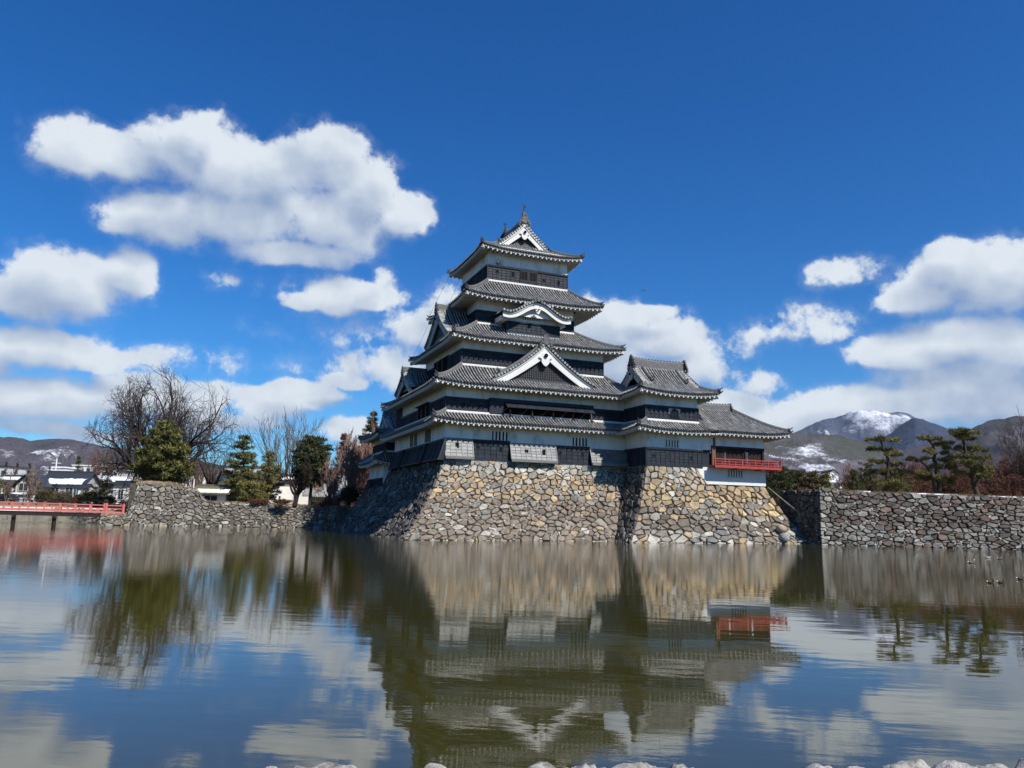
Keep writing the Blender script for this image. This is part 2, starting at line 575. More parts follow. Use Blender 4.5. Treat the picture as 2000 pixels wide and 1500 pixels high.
# castle court and town ground behind the moat walls
RW_A, RW_D = np.array([30.6, -7.9]), np.array([.870, -.493])           # right-hand wall: corner and heading
rw = lambda s: RW_A + RW_D * s
sheet('castle_court', [(*(rw(.6) + (.3, .5)), 4.05), (*(rw(14) + (.3, .5)), 3.95), (*(rw(46) + (.3, .5)), 3.9), (140, -40, 3.9), (140, 120, 3.6), (31, 120, 3.6), (31.4, 0, 3.6)], m_grass, th=4.6)
sheet('terrace_ground', [(-17.4, 34.3, 2.5), (-3.7, 34.3, 2.5), (-3.7, 27.2, 2.5), (-.8, 27.2, 2.5), (-.8, 18, 2.5), (30.9, 4, 2.5), (30.9, 130, 2.45), (-17.4, 130, 2.3)], m_grass, th=3.5)
sheet('town_ground', [(-190, 52.0, 1.9), (-17.6, 52.0, 1.9), (-17.6, 60, 2.2), (-17.6, 700, 2.2), (-500, 700, 2.2), (-500, 60, 2.2)], m_earth, th=3.0)
sheet('plain', [(-3000, 700.1, 2.0), (4000, 700.1, 2.0), (6000, 9000, 2.0), (-6000, 9000, 2.0)], m_grass)
sheet('town_ground', [(31.2, 120.2, 3.3), (400, 120.2, 3.3), (900, 699, 3.0), (31.2, 699, 3.0)], m_earth, th=1)
sheet('town_ground', [(-17.3, 130.2, 2.25), (31, 130.2, 2.4), (31, 699, 2.3), (-17.3, 699, 2.2)], m_earth, th=1)


def fbm1(x, seed, oct=5, base=1.0):
    r = np.random.default_rng(seed)
    y = np.zeros_like(x)
    for o in range(oct):
        f = base * 2 ** o
        k = np.arange(int(np.ceil((x.max() - x.min()) * f)) + 4)
        v = r.uniform(-1, 1, len(k))
        t = (x - x.min()) * f
        i = np.floor(t).astype(int)
        u = t - i
        u = u * u * (3 - 2 * u)
        y += (v[i] * (1 - u) + v[i + 1] * u) / 2 ** o
    return y


def fbm2(x, y, seed, oct=5):
    r = np.random.default_rng(seed)
    out = np.zeros_like(x)
    amp = 1.0
    for o in range(oct):
        T = r.uniform(-1, 1, (64, 64))
        fx, fy = x * 2 ** o, y * 2 ** o
        i, j = np.floor(fx).astype(int), np.floor(fy).astype(int)
        u, v = fx - i, fy - j
        u, v = u * u * (3 - 2 * u), v * v * (3 - 2 * v)
        a, b_, c_, d_ = T[i % 64, j % 64], T[(i + 1) % 64, j % 64], T[i % 64, (j + 1) % 64], T[(i + 1) % 64, (j + 1) % 64]
        out += amp * ((a * (1 - u) + b_ * u) * (1 - v) + (c_ * (1 - u) + d_ * u) * v)
        amp *= .5
    return out


def mountain(name, prof, depth, mat, seed, gully=.22, reach=.55, snowf=None, label=None, rough=4, crag=1.0, veins=.16):
    """a range whose crest is seen along prof [(photo x, photo y)] at `depth` metres; slopes fall towards and away from the viewer"""
    xs = np.array([p[0] for p in prof], float)
    ys = np.array([p[1] for p in prof], float)
    n = 420
    X = np.linspace(xs[0], xs[-1], n)
    Yp = np.interp(X, xs, ys)
    k = np.exp(-np.linspace(-2, 2, 17) ** 2)
    Yp = np.convolve(np.pad(Yp, 8, 'edge'), k / k.sum(), 'valid') + fbm1(X, seed, 6, .02) * rough * .3
    crest = np.array([at(x, y, depth) for x, y in zip(X, Yp)])
    m = 90
    v = np.concatenate([np.linspace(0, 1, m), 1 + np.linspace(.03, 1, 10)])
    hd = (crest[:, :2] - CAM[:2])
    hd /= np.linalg.norm(hd, axis=1)[:, None]
    Hc = (crest[:, 2] - 2.0)[:, None]
    run = depth * reach
    T = v[None, :] + 0 * Hc
    back = np.where(T <= 1, (1 - T) * run, -(T - 1) * run)
    XY = crest[:, None, :2] - hd[:, None] * back[..., None]
    s0 = Hc.mean() * 1.6
    wx = fbm2(XY[..., 0] / s0 * .8 + seed, XY[..., 1] / s0 * .8, seed + 9, 3) * .6
    nx, ny = XY[..., 0] / s0 * crag + wx + 5 * seed, XY[..., 1] / s0 * .55 * crag + wx
    rid = 1 - 2 * np.abs(fbm2(nx, ny, seed + 1, 6)) / 1.6
    low = fbm2(nx * .5, ny * .5, seed + 2, 4)
    f = np.where(T <= 1, T ** 1.2 * .8 + .2 * T ** 3, 2 - T)
    w = np.where(T <= 1, np.clip(4 * T * (1 - T), 0, 1) ** .7, 0)
    h = Hc * (f + gully * w * (.75 * (rid - .35) + .55 * low))
    fine = fbm2(nx * 9, ny * 9, seed + 4, 3)
    h = h + Hc * .010 * fine * np.clip(T * 3, 0, 1)
    V = np.concatenate([XY, (2.0 + np.maximum(h, -3))[..., None]], -1)
    sn = np.full((n, len(v)), .5)
    if snowf is not None:
        for j, t in enumerate(v):
            sn[:, j] = snowf(X, t)
    sn = sn + veins * (rid - .35)
    mlen = len(v)
    idx = np.arange(n * mlen).reshape(n, mlen)
    F = np.stack([idx[:-1, :-1], idx[1:, :-1], idx[1:, 1:], idx[:-1, 1:]], -1).reshape(-1, 4)
    g = Geo()
    g.add(V.reshape(-1, 3), F, 0, np.repeat(np.clip(sn, 0, 1).reshape(-1, 1), 3, 1))
    o = g.build(name, mat, smooth=True, kind='structure')
    if label:
        o['label'] = label
    return o


mm_near = mountain_mat('winter_forest', (.095, .088, .105), (.056, .060, .060), .96, 1.16, .0035)
mm_mid = mountain_mat('winter_hillside', (.125, .112, .125), (.072, .076, .064), .94, 1.14, .0022)
mm_far = mountain_mat('snowy_mountain', (.105, .122, .17), (.065, .083, .13), .88, 1.16, .0011)  # forest tinted bluish: some distance haze put into the colour


def bump_at(x0, w, t0, tw, a):
    return lambda X, t: a * np.exp(-((X - x0) / w) ** 2) * math.exp(-((t - t0) / tw) ** 2)


_sl = [bump_at(135, 45, .84, .12, .50), bump_at(15, 30, .66, .16, .42), bump_at(105, 45, .52, .15, .40), bump_at(70, 35, .84, .10, .34), bump_at(190, 50, .45, .14, .30)]
mountain('hill', [(-420, 900), (-250, 858), (-90, 846), (0, 853), (40, 855), (62, 862), (88, 858), (112, 857), (150, 859), (185, 868), (215, 875), (260, 879), (330, 889), (420, 906), (560, 925), (700, 940)],
         1500, mm_near, 11, .32, .55, lambda X, t: .44 + sum(f(X, t) for f in _sl), rough=5, label='snow-streaked wooded hill beyond the town')
mm_shoulder = mountain_mat('cloud_shadow_forest', (.045, .060, .10), (.028, .042, .078), .98, 1.2, .0011)  # cloud shadow over the shoulder painted as darker, bluer forest
_sm = [bump_at(1700, 55, .88, .24, .25), bump_at(1745, 34, .72, .20, .25), bump_at(1640, 40, .85, .14, .25), bump_at(1600, 40, .7, .2, .18), bump_at(1775, 18, .93, .08, .2)]
mountain('mountain', [(1380, 905), (1480, 872), (1548, 846), (1580, 833), (1605, 821), (1640, 816), (1668, 811), (1690, 806), (1715, 805), (1740, 807), (1762, 806), (1778, 813), (1800, 822), (1850, 842), (1900, 856), (2050, 880), (2200, 900)],
         5200, mm_far, 5, .42, .35, lambda X, t: .355 + sum(f(X, t) for f in _sm), rough=5, crag=1.7, veins=.34, label='snow-dusted mountain in the distance')
mountain('mountain', [(1640, 900), (1690, 872), (1740, 846), (1772, 822), (1788, 814), (1806, 822), (1850, 836), (1900, 848), (1990, 868), (2100, 890)],
         4300, mm_shoulder, 17, .2, .3, lambda X, t: .24, rough=4, crag=1.6, label='shoulder of the distant mountain, coloured as in cloud shadow')
_sh = [bump_at(1560, 80, .60, .25, .21), bump_at(1500, 50, .65, .25, .21), bump_at(1650, 80, .6, .25, .20), bump_at(1580, 50, .85, .08, .22), bump_at(1690, 30, .8, .08, .15)]
mountain('hill', [(1200, 900), (1330, 880), (1440, 862), (1490, 851), (1545, 847), (1600, 847), (1640, 851), (1680, 860), (1720, 872), (1780, 882), (1850, 886), (1940, 890), (2100, 898)],
         2300, mm_mid, 23, .28, .5, lambda X, t: .31 + sum(f(X, t) for f in _sh), rough=2.5, crag=1.3, veins=.26, label='snow-patched hill behind the red balcony')
mountain('hill', [(1700, 910), (1800, 868), (1860, 848), (1890, 838), (1925, 824), (1958, 820), (1985, 814), (2010, 815), (2080, 806), (2200, 812), (2400, 840), (2600, 880)],
         1900, mm_near, 31, .3, .5, lambda X, t: .42, rough=5, label='dark wooded hill beyond the pines')


# ---------------------------------------------------------------- dry stone walls
def power_cells(P, wgt, W, H, ky):
    """Laguerre cells of points P clipped to the rectangle W x H; y distances count ky times"""
    Q = P * (1, ky)
    out = []
    for i in range(len(P)):
        d2 = ((Q - Q[i]) ** 2).sum(1)
        nb = np.argsort(d2)[1:22]
        poly = [(0., 0.), (W, 0.), (W, H * ky), (0., H * ky)]
        for j in nb:
            nx, ny = Q[j] - Q[i]
            c = ((Q[j] ** 2).sum() - wgt[j] - (Q[i] ** 2).sum() + wgt[i]) / 2
            new, m = [], len(poly)
            for k in range(m):
                a, b = poly[k], poly[(k + 1) % m]
                da, db = nx * a[0] + ny * a[1] - c, nx * b[0] + ny * b[1] - c
                if da <= 0:
                    new.append(a)
                if (da < 0) != (db < 0) and da != db:
                    t = da / (da - db)
                    new.append((a[0] + (b[0] - a[0]) * t, a[1] + (b[1] - a[1]) * t))
            poly = new
            if len(poly) < 3:
                break
        out.append(np.array(poly) / (1, ky) if len(poly) >= 3 else None)
    return out


TAN, GREY, BROWN, PALE, DARK, RUST, GREEN = (.37, .285, .18), (.245, .235, .21), (.20, .17, .14), (.46, .445, .40), (.13, .115, .10), (.22, .15, .11), (.24, .255, .235)


def pick(r, table):
    k = r.random() * sum(p for p, _ in table)
    for p, c in table:
        k -= p
        if k <= 0:
            return c
    return table[-1][1]


def boulder(g, c, r, seed, mat=0, col=1.0, n=9, m=6, rough=0.0):
    q = np.random.default_rng(seed)
    r = np.asarray(r, float)
    V, F = [], []
    off = q.normal(0, 1, (4, 3))
    for i in range(m + 1):
        ph = pi * i / m
        for j in range(n):
            th = 2 * pi * j / n
            d = np.array([sin(ph) * cos(th), sin(ph) * sin(th), cos(ph)])
            k = 1 + .10 * sin(3 * d @ off[0] + 1) + .08 * sin(5 * d @ off[1]) + rough * (sin(9 * d @ off[2]) + .7 * sin(15 * d @ off[3] + 2))
            d = np.sign(d) * np.abs(d) ** .8
            V.append(c + d * r * k)
    for i in range(m):
        for j in range(n):
            a, b2 = i * n + j, i * n + (j + 1) % n
            F.append((a, a + n, b2 + n, b2))
    g.add(V, F, mat, col)


def stone_patch(parent, W, H, mp, nrm, size, seed, colf, n_parts=300, gap=.05, bulge=.10, ky=1.35, keep=None, var=.5, seen=True, fillers=.4, chink=.55):
    """lays stones over a surface: mp(u, v) -> xyz for u in [0, W], v in [0, H]; every stone its own block, proud of the joints"""
    r = np.random.default_rng(seed)
    w, h = size
    nx, ny = max(1, round(W / w)), max(1, round(H / h))
    pts, wg = [], []
    for j in range(ny):
        for i in range(nx + (j % 2)):
            x = (i + .5 - .5 * (j % 2) + r.uniform(-.36, .36)) * W / nx
            y = (j + .5 + r.uniform(-.34, .34)) * H / ny
            if r.random() < .06:
                continue
            pts.append((min(max(x, .05), W - .05), min(max(y, .05), H - .05)))
            wg.append((r.uniform(.05, 1.0) ** 1.3 * var * w * 1.15) ** 2)
    for k in range(int(len(pts) * fillers)):
        pts.append((r.uniform(0, W), r.uniform(0, H)))
        wg.append(0.0)
    P, wg = np.array(pts), np.array(wg)
    cells = power_cells(P, wg, W, H, ky)
    stones = []
    for k, c in enumerate(cells):
        if c is None:
            continue
        x, y = c[:, 0], c[:, 1]
        A = .5 * abs(np.dot(x, np.roll(y, -1)) - np.dot(y, np.roll(x, -1)))
        if A < .008:
            continue
        cen = c.mean(0)
        if keep is not None and not keep(*cen):
            continue
        stones.append((A, c, cen))
    stones.sort(key=lambda s: -s[0])
    rest = Geo()
    for k, (A, c, cen) in enumerate(stones):
        e = np.linalg.norm(np.roll(c, -1, 0) - c, axis=1)
        c = c[e > .05] if (e > .05).sum() >= 3 else c
        # chamfer the corners so that the blocks read as worn rubble
        q = r.uniform(.08, .20)
        nxt = np.roll(c, -1, 0)
        if len(c) <= 6:
            c = np.stack([c * (1 - q) + nxt * q, c * q + nxt * (1 - q)], 1).reshape(-1, 2)
        rad = np.linalg.norm(c - cen, axis=1)
        sh = np.clip(1 - gap * r.uniform(.25, 1.3) / np.maximum(rad, .08), .55, .97)
        sh = sh * r.uniform(.95, 1.0, len(c))
        c1 = cen + (c - cen) * sh[:, None]
        s = sqrt(A)
        n = len(c)
        bl = bulge * .62 * r.uniform(.4, 1.5) * min(1, s / .5)
        tx, ty = r.normal(0, .13, 2)
        base = mp(c1[:, 0], c1[:, 1])
        N = nrm(cen[0], cen[1])
        c2 = cen + (c1 - cen) * r.uniform(.93, 1.0, n)[:, None]
        c3 = cen + (c1 - cen) * r.uniform(.76, .93, n)[:, None]
        d2 = r.uniform(-.025, .02, n) + (c2 - cen) @ (tx, ty)
        d3 = bl + (c3 - cen) @ (tx, ty) + r.normal(0, .018, n) * min(1, s)
        V = np.concatenate([base - N * .16, mp(c2[:, 0], c2[:, 1]) + N * d2[:, None], mp(c3[:, 0], c3[:, 1]) + N * d3[:, None], (mp(*cen[:, None]) + N * bl * r.uniform(.9, 1.2)).reshape(1, 3)])
        F = []
        for a in range(n):
            b2 = (a + 1) % n
            F += [(a, b2, n + b2, n + a), (n + a, n + b2, 2 * n + b2, 2 * n + a), (2 * n + a, 2 * n + b2, 3 * n)]
        tone = np.array(colf(cen[0] / W, cen[1] / H, A, r))
        tone = (tone * .8 + .2 * np.array((.20, .175, .145))) * r.uniform(.74, 1.10) * (1.0, .97, .93)
        if k < n_parts:
            g = Geo()
            g.add(V, F, 0, tone)
            g.build('stone', m_stone, parent)
        else:
            rest.add(V, F, 0, tone)
    # chinking stones wedged into the joints
    for A, c, cen in (stones if chink else []):
        if r.random() < chink:
            v = c[int(r.integers(len(c)))]
            if .1 < v[0] < W - .1 and .1 < v[1] < H - .1 and (keep is None or keep(*v)):
                p0 = mp(*v[:, None])[0]
                s_ = r.uniform(.05, .12)
                N = nrm(v[0], v[1])
                boulder(rest, p0 - N * s_ * .35, (s_ * 1.3, s_, s_), int(r.integers(9999)), 0, np.array(pick(r, [(3, (.42, .40, .36)), (1, (.30, .28, .25)), (1, tuple(colf(cen[0] / W, cen[1] / H, 1, r)))])), 6, 4)
    if rest.n:
        rest.build('small_stones', m_stone, parent, kind='stuff')
    return stones


def core(parent, W, H, mp, nrm, dep=.10, nu=24, nv=14):
    """earth packed behind the stones"""
    u, v = np.linspace(0, W, nu), np.linspace(0, H, nv)
    U, Vv = np.meshgrid(u, v, indexing='ij')
    P = mp(U.ravel(), Vv.ravel())
    N = np.array([nrm(a, b) for a, b in zip(U.ravel(), Vv.ravel())])
    P = P - N * dep
    idx = np.arange(nu * nv).reshape(nu, nv)
    F = np.stack([idx[:-1, :-1], idx[1:, :-1], idx[1:, 1:], idx[:-1, 1:]], -1).reshape(-1, 4)
    g = Geo()
    g.add(P, F)
    g.build('earth_core', m_joint, parent)


def numeric_normal(mp, W, H, flip=1):
    def f(u, v):
        e = .05
        u0, v0 = min(max(u, e), W - e), min(max(v, e), H - e)
        a = mp(np.array([u0 + e]), np.array([v0]))[0] - mp(np.array([u0 - e]), np.array([v0]))[0]
        b = mp(np.array([u0]), np.array([v0 + e]))[0] - mp(np.array([u0]), np.array([v0 - e]))[0]
        n = np.cross(a, b) * flip
        return n / np.linalg.norm(n)
    return f


def col_keep(u, v, A, r):
    if A < .07 and r.random() < .5:
        return PALE
    if v > .86:
        return pick(r, [(5, PALE), (3, GREY), (1, TAN), (1, (.33, .32, .29))])
    if v > .58:
        return pick(r, [(4.5, TAN), (1.0, (.48, .36, .22)), (2, GREY), (1.5, (.30, .25, .19)), (1, PALE)])
    if v < .05:
        return pick(r, [(3, (.42, .37, .27)), (2, GREY), (1, PALE)])
    return pick(r, [(5, BROWN), (4, (.24, .20, .16)), (1.2, GREY), (.45, TAN), (.3, GREEN), (.35, PALE), (.4, RUST)])


def col_turret(u, v, A, r):
    if A < .09 and r.random() < .4:
        return PALE
    if v > .78:
        return pick(r, [(4, PALE), (3, (.38, .33, .25)), (2, TAN), (2, GREY)])
    if v > .52:
        return pick(r, [(5, TAN), (2, (.48, .38, .22)), (2, GREY), (1, PALE)])
    if v < .22:
        return pick(r, [(3, PALE), (3, GREY), (1, TAN), (2, BROWN), (1.4, (.17, .18, .19))])
    return pick(r, [(4, BROWN), (2, DARK), (2, GREY), (.9, TAN), (1, PALE)])


def col_moon(u, v, A, r):
    if v > .55:
        return pick(r, [(5, TAN), (2.5, (.50, .39, .21)), (1.5, GREY), (1, (.36, .33, .28))])
    if v < .25:
        return pick(r, [(2, PALE), (3, GREY), (1.5, TAN), (2, BROWN), (1.4, (.17, .18, .19))])
    return pick(r, [(4, BROWN), (2.5, DARK), (2, GREY), (1, TAN), (.8, PALE)])


def col_dark_shaded(u, v, A, r):  # dark-grey stone, with the shade on these faces put into the colour
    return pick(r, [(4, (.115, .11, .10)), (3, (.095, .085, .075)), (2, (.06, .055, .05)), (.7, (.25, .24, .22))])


def col_right(u, v, A, r):
    if A < .06 and r.random() < .5:
        return (.36, .35, .32)
    if u < .035:
        return pick(r, [(3, PALE), (2, GREY)])
    if v > .45:
        return pick(r, [(6, (.125, .102, .092)), (1.6, (.19, .13, .105)), (2.6, GREY), (1.2, (.30, .30, .28)), (1.5, DARK)])
    return pick(r, [(3, (.29, .285, .265)), (1, (.38, .375, .35)), (2.6, GREY), (3.5, (.135, .112, .10)), (.6, RUST), (.8, (.20, .15, .12))])


def col_left(u, v, A, r):
    if v < .07:
        return pick(r, [(3, (.42, .38, .28)), (2, GREY)])
    if A < .08 and r.random() < .6:
        return PALE
    return pick(r, [(5, (.165, .155, .14)), (3, (.21, .20, .185)), (1.4, (.30, .295, .27)), (1.4, BROWN), (.6, PALE)])


# the curve of the keep's base: how far the foot stands out at height z
HB = 6.2
_offk = lambda z: 2.2 * (1 - z / HB) + 1.83 * np.clip(1 - z / HB, 0, 1.2) ** 2


def arc_map(zf, H):
    """height as a function of arc length v"""
    z = np.linspace(-.35, HB, 80)
    s = np.concatenate([[0], np.cumsum(np.hypot(np.diff(z), np.diff(_offk(z))))])
    return lambda v: np.interp(v / H * s[-1], s, z), s[-1]


_zv, _len = arc_map(_offk, 1.0)
ZV = lambda v: _zv(v / _len)
SB = thing('stone_base', 'tall sloping rubble stone base under the black main keep, rising from the moat', 'stone wall', (0, 0, 0))
XR = 16.7


def mp_front(u, v):
    z = ZV(v)
    o = _offk(z)
    xl = -o
    xr = np.where(z > 0, 16.6 - .0 * z, 16.6)
    return np.stack([xl + (xr - xl) * u / 19.0, -o, z], -1)


nf = numeric_normal(mp_front, 19.0, _len)
stone_patch(SB, 19.0, _len, mp_front, nf, (.69, .49), 3, col_keep, 298, gap=.03, bulge=.11, fillers=.55)
core(SB, 19.0, _len, mp_front, nf)


def mp_west(u, v):          # u runs from the back to the corner
    z = ZV(v)
    o = _offk(z)
    y0, y1 = 30.0, -o
    return np.stack([-o, y0 + (y1 - y0) * u / 32.0, z], -1)


nw = numeric_normal(mp_west, 32.0, _len)
topw = lambda u, v: (ZV(v) < (6.3 if (30 - u * 1.0) < 17.6 else 4.7)) if (30 - u) < 27 else ZV(v) < 2.5
stone_patch(SB, 32.0, _len, mp_west, nw, (1.0, .62), 4, col_dark_shaded, 10, gap=.05, bulge=.13, keep=topw)
core(SB, 22.0, _len, lambda u, v: mp_west(u + 10.0, v), lambda u, v: nw(u + 10.0, v))
g = Geo()
g.box(.2, 16.9, .2, 17.4, -.3, 6.12)
g.box(-.6, 12, 17.4, 27, -.3, 4.6)
g.build('rubble_fill', m_joint, SB)

LW = thing('terrace_wall', 'low dark stretch of stone wall running back along the moat beside the keep base', 'stone wall', (-4, 30, 0))
mpl = lambda u, v: np.stack([-4.15 + .1 * v, 34.0 - u * 1.0, -.3 + v], -1) + 0 * u[:, None] if np.ndim(u) else None
nl = numeric_normal(mpl, 7.5, 2.9)
stone_patch(LW, 7.5, 2.9, mpl, nl, (.75, .5), 8, col_dark_shaded, 60, gap=.04)
core(LW, 7.5, 2.9, mpl, nl)
g = Geo()
g.box(-3.95, -2.8, 26.2, 34.2, -.3, 2.52)
g.build('rubble_fill', m_joint, LW)

# turret base: left half carries the corner turret, right half (lower) the moon-viewing turret
TB = thing('stone_base', 'sloping tan rubble stone base under the corner turret and the red balcony', 'stone wall', (16, -5, 0))
_offt = lambda z: 1.75 * (1 - z / HB) + 1.25 * np.clip(1 - z / HB, 0, 1.2) ** 2
_zt = np.linspace(-.35, HB, 80)
_st = np.concatenate([[0], np.cumsum(np.hypot(np.diff(_zt), np.diff(_offt(_zt))))])
LT = _st[-1]
ZT = lambda v: np.interp(v, _st, _zt)


def mp_tur(u, v):
    z = ZT(v)
    o = _offt(z)
    xl = 16.45 - o * 1.1
    xr = np.interp(z, [0, 4.75, 6.2], [22.9, 22.35, 21.4])
    return np.stack([xl + (xr - xl) * u / 7.3, -3.5 - o, z], -1)


ntu = numeric_normal(mp_tur, 7.3, LT)
stone_patch(TB, 7.3, LT, mp_tur, ntu, (.76, .54), 21, col_turret, 150, gap=.03, bulge=.13)
core(TB, 7.3, LT, mp_tur, ntu)
ZM = 4.8
_offm = lambda z: 1.9 * (1 - z / ZM) + 1.1 * np.clip(1 - z / ZM, 0, 1.2) ** 2
_zm = np.linspace(-.35, ZM, 60)
_sm2 = np.concatenate([[0], np.cumsum(np.hypot(np.diff(_zm), np.diff(_offm(_zm))))])
LM = _sm2[-1]
ZMV = lambda v: np.interp(v, _sm2, _zm)


def mp_moon(u, v):
    z = ZMV(v)
    o = _offm(z)
    xl = np.interp(z, [0, 4.8], [22.9, 22.33])
    xr = 28.65 + o * .85
    return np.stack([xl + (xr - xl) * u / 7.2, -3.5 - o, z], -1)


nmo = numeric_normal(mp_moon, 7.2, LM)
stone_patch(TB, 7.2, LM, mp_moon, nmo, (.78, .58), 22, col_moon, 140, gap=.03, bulge=.13)
core(TB, 7.2, LM, mp_moon, nmo)


def mp_side(u, v):          # shaded left flank of the turret base
    z = ZT(v)
    o = _offt(z)
    y1, y0 = -3.5 - o, -_offk(z) + .3
    return np.stack([16.45 - o * 1.1, y0 + (y1 - y0) * u / 3.4, z], -1)


nsi = numeric_normal(mp_side, 3.4, LT)
stone_patch(TB, 3.4, LT, mp_side, nsi, (.8, .6), 23, col_dark_shaded, 50, gap=.05, bulge=.12)
core(TB, 3.4, LT, mp_side, nsi)
g = Geo()
g.box(16.5, 21.6, -3.3, 2, -.3, 6.15)
g.box(21.6, 28.5, -3.3, 2.5, -.3, 4.7)
# plain right flank of the moon-viewing base
zz = np.linspace(-.3, ZM, 12)
fl = [(28.65 + _offm(a) * .85 - .06, -3.5 - _offm(a) + .1, a) for a in zz] + [(28.65 + _offm(a) * .85 - .06, 3.0, a) for a in zz]
g.add(fl, [(k, 12 + k, 13 + k, k + 1) for k in range(11)])
g.build('rubble_fill', m_joint, TB)
# round boulders at the foot
rr = np.random.default_rng(5)


for k, (x, y, z, r, c) in enumerate(((28.05, -6.05, 1.22, .40, (.40, .34, .24)), (28.0, -6.4, .46, .44, (.26, .26, .25)))):
    g = Geo()
    boulder(g, np.array([x, y, z]), (r * 1.1, r, r * .85), 40 + k, 0, c)
    g.build('boulder', m_stone, TB, smooth=True)

# right-hand wall
RWT = thing('stone_wall', 'long weathered wall of dark red and pale grey rubble across the right of the moat', 'stone wall', (RW_A[0], RW_A[1], 0))
WN = np.array([RW_D[1], -RW_D[0], 0.0])
WN = WN if WN @ np.array([CAM[0] - RW_A[0], CAM[1] - RW_A[1], 0]) > 0 else -WN


def mp_right(u, v):
    top = np.interp(u, [0, .9, 1.2, 16, 30], [4.75, 4.7, 4.45, 4.13, 4.08])
    z = -.3 + (top + .3) * v / 4.6
    o = .75 * (1 - z / 4.5)
    P = np.stack([RW_A[0] + RW_D[0] * u, RW_A[1] + RW_D[1] * u, z], -1)
    return P + WN * (o[:, None] if np.ndim(o) else o) + np.where((u < 1)[:, None], -np.stack([RW_D[0] * (1 - u) * o * .35, RW_D[1] * (1 - u) * o * .35, 0 * u], -1), 0)


nr = numeric_normal(mp_right, 26.0, 4.6, 1)
if nr(5, 2) @ WN < 0:
    nr = numeric_normal(mp_right, 26.0, 4.6, -1)
stone_patch(RWT, 26.0, 4.6, mp_right, nr, (.62, .33), 51, col_right, 298, gap=.03, bulge=.17, ky=1.9, var=.6)
core(RWT, 26.0, 4.6, mp_right, nr)
mp_rs = lambda u, v: np.stack([RW_A[0] - .2 + .12 * v + 0 * u - .10, RW_A[1] + u - .6 + .1 * v, -.3 + v], -1)
nrs = numeric_normal(mp_rs, 9.0, 4.9, 1)
if nrs(2, 2)[0] > 0:
    nrs = numeric_normal(mp_rs, 9.0, 4.9, -1)
stone_patch(RWT, 9.0, 4.9, mp_rs, nrs, (.8, .5), 52, col_dark_shaded, 30, gap=.05, bulge=.12, keep=lambda u, v: v < (4.85 if u < 5 else 2.4))
core(RWT, 5.2, 4.8, mp_rs, nrs)
g = Geo()
for s0, s1, h in ((.3, 1.2, 4.5), (1.2, 8, 4.2), (8, 26, 3.95)):
    a, b2 = rw(s0), rw(s1)
    q = -WN[:2] * 1.6
    P = [(*a, -.3), (*b2, -.3), (*(b2 + q), -.3), (*(a + q), -.3)]
    g.add(P + [(x, y, h) for x, y, _ in P], BOXF)
g.build('rubble_fill', m_joint, RWT)
# snow lying along the top of the wall
g = Geo()
for s0, s1, zt in ((3.2, 4.2, 4.44), (7.0, 11.2, 4.34), (13.2, 21, 4.20)):
    P = [np.array([*(rw(s) - WN[:2] * .5), zt - .02 * (s - s0) - .03]) for s in np.linspace(s0, s1, 8)]
    g.sweep(P, [(-.22, 0), (-.16, .07), (0, .10), (.16, .07), (.22, 0)])
tag(g.build('snow_strip', m_snow, smooth=True), 'thin strip of snow lying along the top of the right-hand stone wall', 'snow')

# recessed low wall and shore between the turret base and the right-hand wall
RC = thing('stone_wall', 'low shadowed stone wall at the back of the narrow inlet beside the turret base', 'stone wall', (30, 1.5, 0))
mp_rc = lambda u, v: np.stack([28.2 + u, 2.2 + 0 * u + .15 * v, -.3 + v], -1)
nrc = numeric_normal(mp_rc, 4.0, 2.5, 1)
stone_patch(RC, 4.0, 2.5, mp_rc, nrc, (.7, .45), 53, col_dark_shaded, 30, gap=.05)
core(RC, 4.0, 2.5, mp_rc, nrc)
g = Geo()
for k in range(46):
    x, y = rr.uniform(29.6, 31.5), rr.uniform(-6.0, 1.8)
    s = rr.uniform(.12, .38)
    boulder(g, np.array([x, y, rr.uniform(-.12, .12)]), (s * 1.4, s, s * .6), 100 + k, 0, np.array(pick(rr, [(2, PALE), (3, GREY), (2, BROWN)])), 7)
tag(g.build('shore_rubble', m_stone, smooth=True, kind='structure'), 'loose stones on the muddy shore of the inlet', 'rubble', kind='stuff')
g = Geo()
g.tube([(29.3, -6.6, .16), (30.0, -6.7, .24), (30.6, -6.5, .12), (31.2, -6.6, .10)], [.09, .11, .08, .05], 7, 0, 1.6)
g.tube([(30.2, -6.65, .2), (30.5, -7.0, .10)], [.06, .03], 6, 0, 1.6)
tag(g.build('driftwood', m_barkl), 'bleached branch lying at the water edge below the turret base', 'branch')

# far left: bastion and the terrace wall beside it
BA = thing('stone_wall', 'stepped grey stone bastion wall with pale mortared joints, to the right of the red bridge', 'stone wall', (-20, 34, 0))


def mp_bas(u, v):
    x = -25.1 + u
    top = np.interp(x, [-25.2, -24.2, -20.8, -18.3, -17.2, -3.6], [4.55, 4.7, 4.65, 4.05, 2.75, 2.5])
    z = -.3 + (top + .3) * v / 4.8
    return np.stack([x + np.where(u < 1.2, .22 * z * (1.2 - u) / 1.2, 0), 34 - .55 * (1 - z / 4.6), z], -1)


